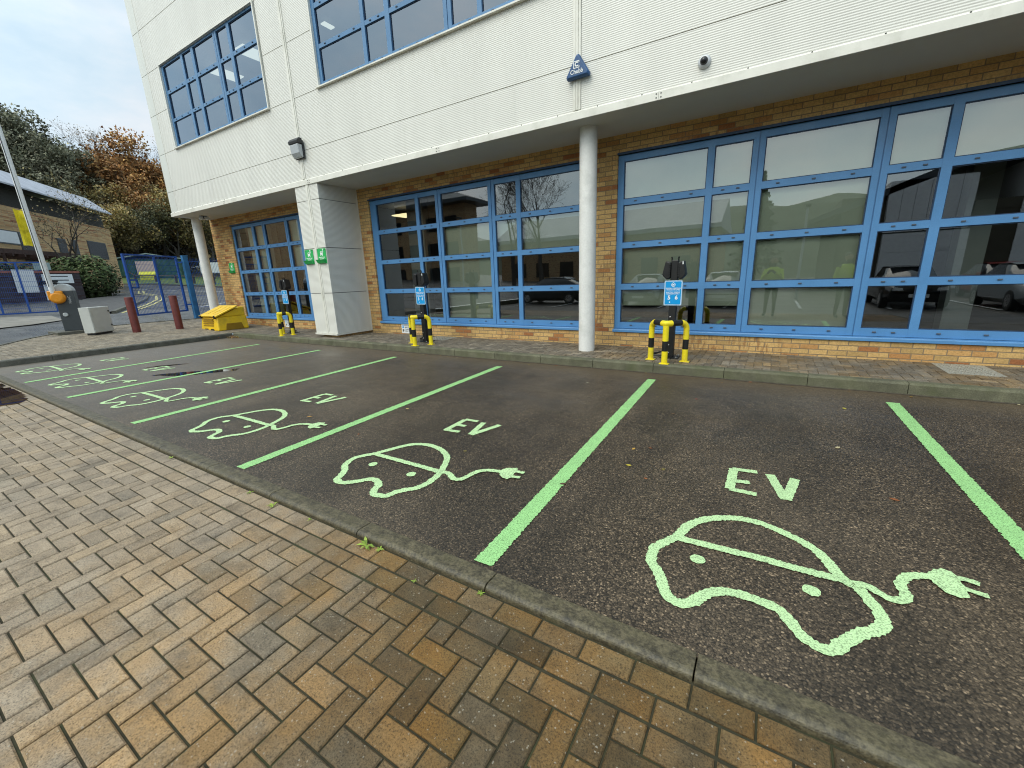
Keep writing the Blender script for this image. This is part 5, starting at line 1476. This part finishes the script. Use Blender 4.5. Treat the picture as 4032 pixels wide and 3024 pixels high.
for x, y, s in ((-2.72,1.275,.045),(-2.33,1.29,.025),(-1.80,1.285,.07),(-1.70,1.295,.035),(-3.05,1.295,.03),(-1.36,1.21,.02),(-1.02,1.295,.024),(-4.35,1.295,.035)):
    weed(x, y, zd(x, y)+.002, s)
def fallen(x, y, z, s, col):
    mb = MB(); a = RN.uniform(0,6.28); d = Vector((math.cos(a),math.sin(a),0)); nn = Vector((-d.y,d.x,0)); P = []
    for k, (t, w) in enumerate(((-1,0),(-.55,.42),(0,.55),(.5,.38),(1,0))): P.append((t,w))
    V = []
    for t, w in P:
        for sg in (-1,1): V.append(Vector((x,y,z+.003))+d*(t*s)+nn*(sg*w*s)+Vector((0,0,s*.22*w*w+s*.10*abs(t)*RN.random())))
    mb.add(V, [(0,2,3,1),(2,4,5,3),(4,6,7,5),(6,8,9,7)], col)
    o = build('fallen_leaf', mb, M['leaf_litter'], fixn=False)
    return tag(o, 'small fallen leaf lying on the ground', 'leaf', 'fallen leaves')
LC = [(.36,.20,.04),(.42,.33,.07),(.30,.10,.03),(.20,.12,.05),(.45,.38,.22),(.12,.07,.035)]
for x, y, z, s, c in ((1.15,2.12,0,.035,(.50,.24,.06)),(-.84,3.22,0,.022,(.48,.28,.05)),(-.79,2.9,0,.022,(.55,.44,.05)),(-1.98,5.1,0,.018,(.6,.56,.45)),(-3.4,3.2,0,.026,(.46,.38,.12)),(-4.2,2.52,0,.03,(.45,.25,.06)),(.75,5.15,0,.03,(.42,.36,.05)),(-.6,4.9,0,.018,(.45,.07,.04))):
    fallen(x, y, z, s, c)
for i in range(46):
    if i < 26: x = RN.uniform(-12.5,3); y = YK-.03-abs(RN.gauss(0,.12)); z = 0
    elif i < 40: x = RN.uniform(-12,2); y = RN.uniform(1.6,5.8); z = 0
    else: x = RN.uniform(-11,2); y = RN.uniform(6.2,7.3); z = ZK+.003
    fallen(x, y, z, RN.uniform(.012,.028), pick(LC))
mb = MB()
for i in range(140):
    a = abs(RN.gauss(0,.22)); b = abs(RN.gauss(0,.10)); x = XE+.03+a; y = YK-.03-b; s = RN.uniform(.012,.03)
    leaf(mb, Vector((x,y,.004+RN.random()*.05)), s, pick(LC))
o = build('leaf_litter', mb, M['leaf_litter'], fixn=False); tag(o, 'heap of brown leaves in the kerb corner by the grit bin', 'leaf litter', kind='stuff')
# ------------------------------------------------------------------ what stands across the car park (seen mirrored in the glass)
r = thing('warehouse', 'pale panelled warehouse with brown bands across the car park, mirrored in the right window', 'building', (8,-22,0))
mb = MB()
for k in range(6): mb.box(5.5+k*.62, 5.5+k*.62+.60, -26, -20, 3.2, 6.1)
for k in range(3):
    mb.box(5.5, 9.3, -26, -19.99, -.17+k*1.1, -.17+k*1.1+1.09)
mb.box(11.1, 20, -30, -20, -.17, 6.6)
build('pale_wall', mb, M['panel_light'], r)
mb = MB(); mb.box(9.3, 11.1, -26, -20.1, -.17, 4.65); mb.box(3.3, 5.5, -34, -20.4, -.17, 5.4)
for k in range(8): mb.box(9.3, 11.1, -20.1, -20.06, .2+k*.56, .26+k*.56)
build('brown_wall', mb, M['panel_brown'], r)
mb = MB()
mb.add([(1.6,-20,4.3),(8.6,-20,7.0),(20,-20,8.4),(20,-40,8.4),(8.6,-40,7.0),(1.6,-40,4.3),(1.6,-20,4.0),(8.6,-20,6.55),(20,-20,8.0),(20,-40,8.0),(8.6,-40,6.55),(1.6,-40,4.0)],
       [(0,1,4,5),(1,2,3,4),(6,11,10,7),(7,10,9,8),(0,6,7,1),(1,7,8,2),(5,4,10,11),(4,3,9,10),(0,5,11,6),(2,8,9,3)])
build('roof', mb, M['cab_grey'], r)
r = thing('long_building', 'long low building with shallow grey roof, mirrored in the right window', 'building', (-14,-38,0))
mb = MB(); mb.box(-32, -5.5, -46, -35, -.17, 5.6); build('wall', mb, M['far_brick'], r)
mb = MB(); mb.prism([(-34.2,5.6),(-34.2,6.0),(-40,8.9),(-46.8,6.0),(-46.8,5.6)], -32.6, -5, 'x'); build('roof', mb, M['slate'], r)
mb = MB()
for k in range(7): mb.box(-30+k*3.4, -28.2+k*3.4, -34.98, -34.9, 1.2, 3.0)
build('window', mb, M['dark_window'], r)
r = thing('hipped_brick_building', 'brick office with wide dark eaves, mirrored in the middle window', 'building', (-42,-34,0))
mb = MB(); mb.box(-52, -34, -32.5, -30, -.17, 10.6); build('wall', mb, M['far_brick'], r)
mb = MB(); V = [(-53.5,-28.4,10.6),(-32.5,-28.4,10.6),(-32.5,-34,10.6),(-53.5,-34,10.6),(-53.5,-28.4,11.0),(-32.5,-28.4,11.0),(-32.5,-34,11.0),(-53.5,-34,11.0),(-46,-31.2,13),(-36,-31.2,12.2)]
mb.add(V, [(3,2,1,0),(0,1,5,4),(1,2,6,5),(2,3,7,6),(3,0,4,7),(4,5,9,8),(6,7,8,9),(5,6,9),(7,4,8)]); build('roof', mb, M['cab_grey'], r)
mb = MB()
for k in range(5):
    for z in (1.2,4.4,7.6): mb.box(-50.5+k*3.3, -48.6+k*3.3, -29.98, -29.9, z, z+1.7)
build('window', mb, M['dark_window'], r)
t = make_tree(71, 14, G_BROWN, 0, .1, .4, maxd=6, spread=.75, trunk=.26, kids=(3,4), ratio=.72, name='bare_tree', label='tall bare tree across the car park, mirrored in the middle window', cat='tree')
t.location = (-15.4,-15,-.17)
t = make_tree(72, 16, G_BROWN, 0, .1, .4, maxd=6, spread=.7, trunk=.28, kids=(3,4), name='bare_tree', label='bare tree behind the tall one, mirrored at the edge of the middle window', cat='tree')
t.location = (-21,-20,-.17)
# conifer
RN.seed(81)
r = thing('conifer', 'dark pointed conifer across the car park, mirrored in the right window', 'tree', (-1.4,-25,-.17))
mb = MB(); mb.tube([(-1.4,-25,-.3),(-1.4,-25,8.4)], [.18,.02], 8); build('trunk', mb, M['bark'], r)
lm = MB()
for i in range(2600):
    t_ = RN.random()**.8; rad = 2.3*(1-t_)*(.5+.5*abs(math.sin(t_*34)))+.1; a = RN.uniform(0,6.28); q = rad*math.sqrt(RN.random())
    leaf(lm, Vector((-1.4+q*math.cos(a), -25+q*math.sin(a), 1.2+t_*7.3-.2*q)), .2, tuple(x*RN.uniform(.4,.9) for x in (.05,.085,.04)))
build('crown', lm, M['leaves'], r, fixn=False)
# wooded bank far behind, closing the horizon
mb = MB()
for i in range(30):
    for j, (y0, z0, y1, z1) in enumerate(((-58,-.17,-75,5),(-75,5,-100,13),(-100,13,-130,18),(-130,18,-160,19))):
        x0 = -150+i*9; x1 = x0+9
        hh = lambda x, z: z*(1+.22*mnoise.noise(Vector((x*.035,z*.1,5)))+.10*mnoise.noise(Vector((x*.2,z,9))))
        mb.quad((x0,y0,hh(x0,z0)),(x1,y0,hh(x1,z0)),(x1,y1,hh(x1,z1)),(x0,y1,hh(x0,z1)))
struct(build('wooded_hills', mb, pbr('distant_woodland', (.075,.085,.042), .95, var=.5, vscale=.25, fine=.5, fscale=1.2)))
for x, y, h, lb in ((1.1,-11,4.15,'grey lamp post across the car park, mirrored in the right window'),(-21.7,-13,6.0,'tall white post across the car park, mirrored in the middle window')):
    r = thing('lamp_post', lb, 'lamp post', (x,y,-.17), 'lamp posts across the car park')
    mb = MB(); mb.tube([(x,y,-.2),(x,y,h)], [.07,.05], 12); build('pole', mb, M['silver'], r, smooth='auto')
    mb = MB(); mb.box(x-.12, x+.12, y-.1, y+.35, h, h+.12); build('lamp_head', mb, M['lamp_black'], r, bevel=.02)
# cars nose-in facing the building
gcar = 'cars parked across the drive'
C_ = [('black car parked across the drive, mirrored lowest in the right window', M['car_dark'], (4.3,-6.6)), ('pale grey car across the drive, mirrored at the right edge', M['car_grey'], (7.2,-5.6)),
      ('red car across the drive, mirrored behind the pale grey one', M['car_red'], (8.2,-11.0)), ('silver car across the drive, mirrored left of charging post 5 6', M['car_grey'], (-5.3,-7.0)),
      ('white car across the drive, mirrored right of charging post 5 6', M['car_white'], (-1.9,-7.0)), ('dark saloon across the drive, mirrored in the middle window', M['car_dark'], (-10.9,-7.6))]
for lb, m, (x, y) in C_:
    make_car('parked_car', lb, m, (x, y, -.17), -PI/2 if lb[0:9] != 'dark salo' else 0, gcar)
# white bay lines there
mb = MB()
for k in range(9):
    x = -12+k*2.6; mb.quad((x-.05,-8.8,-.135),(x+.05,-8.8,-.135),(x+.05,-4.2,-.135),(x-.05,-4.2,-.135))
struct(build('white_bay_lines', mb, M['white_line']))

# ---- two people standing by the drive, seen only as reflections
def person(label, x, y, face, pose):
    r = thing('person', label, 'person', (0,0,0))
    J = pose; V = []; E = []; RR = []
    idx = {}
    def a(nm, p, rad, parent=None):
        idx[nm] = len(V); V.append(p); RR.append(rad)
        if parent: E.append((idx[parent], idx[nm]))
    a('pelvis', (0,0,.95), .135); a('waist', (0,.0,1.10), .125, 'pelvis'); a('chest', (0,.01,1.32), .150, 'waist'); a('neckb', (0,.02,1.47), .075, 'chest'); a('neck', (0,.025,1.54), .056, 'neckb')
    a('jaw', (0,.045,1.60), .070, 'neck'); a('head', (0,.035,1.68), .092, 'jaw'); a('crown', (0,.025,1.75), .070, 'head')
    for s, k in ((-1,'l'),(1,'r')):
        a('hip'+k, (s*.095,0,.90), .100, 'pelvis'); a('knee'+k, (s*.11,.01,.49), .062, 'hip'+k); a('ank'+k, (s*.115,-.02,.09), .042, 'knee'+k); a('toe'+k, (s*.13,.15,.045), .042, 'ank'+k)
        a('sh'+k, (s*.185,.01,1.41), .066, 'chest')
        el, wr = J[k]; a('el'+k, el, .047, 'sh'+k); a('wr'+k, wr, .032, 'el'+k)
        d = (Vector(wr)-Vector(el)).normalized(); hp = Vector(wr)+d*.07
        a('palm'+k, tuple(hp), .036, 'wr'+k)
        side = Vector((1,0,0)); 
        for q, (o_, ln) in enumerate(((-.030,.062),(-.010,.075),(.010,.070),(.030,.055))):
            f1 = hp+side*o_+d*.035; f2 = f1+d*ln*.6; f3 = f2+(d*.5+Vector((0,.0,-.6))).normalized()*ln*.45
            a('f%d%s' % (q,k), tuple(f1), .0105, 'palm'+k); a('g%d%s' % (q,k), tuple(f2), .0095, 'f%d%s' % (q,k)); a('h%d%s' % (q,k), tuple(f3), .008, 'g%d%s' % (q,k))
        t1 = hp-side*s*.045; a('t'+k, tuple(t1), .012, 'palm'+k); a('u'+k, tuple(t1+d*.045-side*s*.012), .0095, 't'+k)
    me = bpy.data.meshes.new('body'); me.from_pydata(V, E, []); me.materials.append(M['navy'])
    o = bpy.data.objects.new('body', me); COL.objects.link(o); o.parent = r
    sk = o.modifiers.new('Skin', 'SKIN')
    if not me.skin_vertices: me.skin_vertices.new()
    for i, rr_ in enumerate(RR):
        me.skin_vertices[0].data[i].radius = (rr_*(1.25 if i in (0,1,2) else 1), rr_*(.85 if i in (0,1,2) else 1))
        me.skin_vertices[0].data[i].use_root = (i == 0)
    o.modifiers.new('Subdivision', 'SUBSURF').levels = 1; o.modifiers['Subdivision'].render_levels = 2
    # skin on head and hands as separate covering pieces
    hm = MB(); hm.lathe([(.028,1.555),(.058,1.575),(.080,1.63),(.093,1.69),(.085,1.745),(.05,1.785),(.01,1.795)], 0, .035, 20)
    hd = build('head', hm, M['skin'], r, smooth=True, local=True)
    fm = MB(); fm.add([(-.014,.122,1.655),(.014,.122,1.655),(0,.150,1.652),(0,.122,1.70)], [(0,1,2),(0,2,3),(1,3,2)])
    build('nose', fm, M['skin'], hd, local=True)
    em = MB()
    for s in (-1,1): em.lathe([(.001,1.698),(.011,1.703),(.011,1.710),(.001,1.715)], s*.033, .120, 10)
    build('eye', em, M['dome_black'], hd, local=True)
    mm = MB(); mm.box(-.025,.025,.115,.123,1.622,1.630); build('mouth', mm, M['car_red'], hd, local=True)
    for s in (-1,1):
        ea = MB(); ea.lathe([(.004,1.65),(.016,1.665),(.018,1.69),(.006,1.71)], s*.094, .03, 10); build('ear', ea, M['skin'], hd, local=True)
    ha = MB(); ha.lathe([(.09,1.70),(.101,1.715),(.094,1.765),(.06,1.802),(.01,1.812)], 0, .018, 20); build('hair', ha, M['hair'], r, smooth=True, local=True)
    # jacket or vest around the torso
    vm = MB()
    prof = [(.195,.15,.92),(.20,.15,1.05),(.205,.155,1.2),(.225,.16,1.34),(.20,.12,1.44),(.10,.085,1.50)]
    n = 24; b0 = 0
    for rx, ry, z in prof:
        vm.v += [(rx*math.cos(2*PI*k/n), .005+ry*math.sin(2*PI*k/n), z) for k in range(n)]
    for i in range(len(prof)-1):
        for k in range(n): vm.f.append([i*n+k, i*n+(k+1)%n, (i+1)*n+(k+1)%n, (i+1)*n+k]); vm.c.append(None); vm.m.append(0)
    build('vest', vm, M['hivis'], r, smooth=True, local=True)
    for k in ('l','r'):
        sm = MB(); el, wr = J[k]; sh = Vector((-.185 if k == 'l' else .185,.01,1.41)); sm.tube([sh, Vector(el), Vector(wr)], [.078,.060,.047], 14, caps=False); build('sleeve', sm, M['hivis'] if 'photo' in label else M['navy'], r, smooth=True, local=True)
    r.location = (x, y, zd(x, y)); r.rotation_euler = (0,0,face)
    return r
person('person in yellow hi-vis jacket holding up a phone, mirrored as taking the photo', 0.0, -.52, math.radians(10), {'l':((-.26,.12,1.16),(-.09,.30,1.34)), 'r':((.26,.12,1.16),(.09,.30,1.34))})
person('person in dark clothes and yellow vest standing beside the photographer, mirrored in the window', 1.75, -.25, math.radians(-20), {'l':((-.25,-.02,1.13),(-.23,.10,.90)), 'r':((.25,-.02,1.13),(.23,.10,.90))})
# ------------------------------------------------------------------ light, sky and camera
w = bpy.data.worlds.new('World'); sc.world = w; w.use_nodes = True
nt = w.node_tree; L = nt.links; bg = nt.nodes['Background']; out = nt.nodes['World Output']
sun_el, sun_az = math.radians(48), math.radians(195)     # behind the photographer, a little to the left
sky = nt.nodes.new('ShaderNodeTexSky'); sky.sky_type = 'NISHITA'; sky.sun_disc = False; sky.sun_elevation = sun_el; sky.sun_rotation = sun_az
L.new(sky.outputs[0], bg.inputs[0]); bg.inputs[1].default_value = .10
bg2 = nt.nodes.new('ShaderNodeBackground')
tc = nt.nodes.new('ShaderNodeTexCoord'); sp = nt.nodes.new('ShaderNodeSeparateXYZ'); L.new(tc.outputs['Generated'], sp.inputs[0])
nz = noise(nt, mapping(nt, tc.outputs['Generated'], (1,1,2.2)), 2.3, 7, .58)
ccol = ramp(nt, [(.34, (.48,.69,.86)), (.54, (.70,.85,.96)), (.70, (.92,.96,1.0))], nz).outputs[0]
L.new(ccol, bg2.inputs[0])
st = ramp(nt, [(.0, .98), (.35, 1.02), (1, 1.75)], sp.outputs[2]).outputs[0]
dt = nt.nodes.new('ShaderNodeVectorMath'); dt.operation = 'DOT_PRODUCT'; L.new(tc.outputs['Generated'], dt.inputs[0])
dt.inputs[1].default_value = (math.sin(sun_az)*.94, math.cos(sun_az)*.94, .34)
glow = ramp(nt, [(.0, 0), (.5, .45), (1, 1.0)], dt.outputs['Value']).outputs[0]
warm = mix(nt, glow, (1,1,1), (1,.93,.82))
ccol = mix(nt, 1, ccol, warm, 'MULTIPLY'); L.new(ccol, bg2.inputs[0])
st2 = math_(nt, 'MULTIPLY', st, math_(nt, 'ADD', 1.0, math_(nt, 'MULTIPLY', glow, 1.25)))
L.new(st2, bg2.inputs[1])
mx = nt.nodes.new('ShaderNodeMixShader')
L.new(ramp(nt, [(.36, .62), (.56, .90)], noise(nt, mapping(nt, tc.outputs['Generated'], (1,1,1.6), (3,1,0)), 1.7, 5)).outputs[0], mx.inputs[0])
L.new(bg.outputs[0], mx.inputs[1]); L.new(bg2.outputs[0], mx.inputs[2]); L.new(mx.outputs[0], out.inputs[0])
sd = bpy.data.lights.new('sun', 'SUN'); sd.energy = 1.65; sd.angle = math.radians(40); sd.color = (1, .915, .77)
so = bpy.data.objects.new('sun', sd); COL.objects.link(so)
sv = Vector((math.sin(sun_az)*math.cos(sun_el), math.cos(sun_az)*math.cos(sun_el), math.sin(sun_el)))
so.rotation_euler = sv.to_track_quat('Z', 'Y').to_euler(); so.location = (0,-20,30)

cam = bpy.data.cameras.new('camera'); co_ = bpy.data.objects.new('camera', cam); COL.objects.link(co_)
yaw, pitch, roll = .555646, .252745, -.03665
f = Vector((-math.sin(yaw)*math.cos(pitch), math.cos(yaw)*math.cos(pitch), -math.sin(pitch)))
rr0 = Vector((math.cos(yaw), math.sin(yaw), 0)); u0 = rr0.cross(f)
r_ = rr0*math.cos(roll)+u0*math.sin(roll); u_ = -rr0*math.sin(roll)+u0*math.cos(roll)
Mx = Matrix((r_, u_, -f)).transposed().to_4x4(); Mx.translation = Vector((0,0,1.4138))
co_.matrix_world = Mx
cam.sensor_width = 36; cam.lens = 1634.865/4032*36; cam.clip_start = .02; cam.clip_end = 1000
sc.camera = co_
sc.render.engine = 'CYCLES'
sc.view_settings.view_transform = 'Standard'; sc.view_settings.look = 'None'; sc.view_settings.exposure = 0
sc.cycles.use_denoising = True; sc.cycles.filter_width = 1.1
sc.cycles.max_bounces = 8; sc.cycles.transparent_max_bounces = 12; sc.cycles.glossy_bounces = 4; sc.cycles.diffuse_bounces = 3
sc.cycles.caustics_reflective = False; sc.cycles.caustics_refractive = False
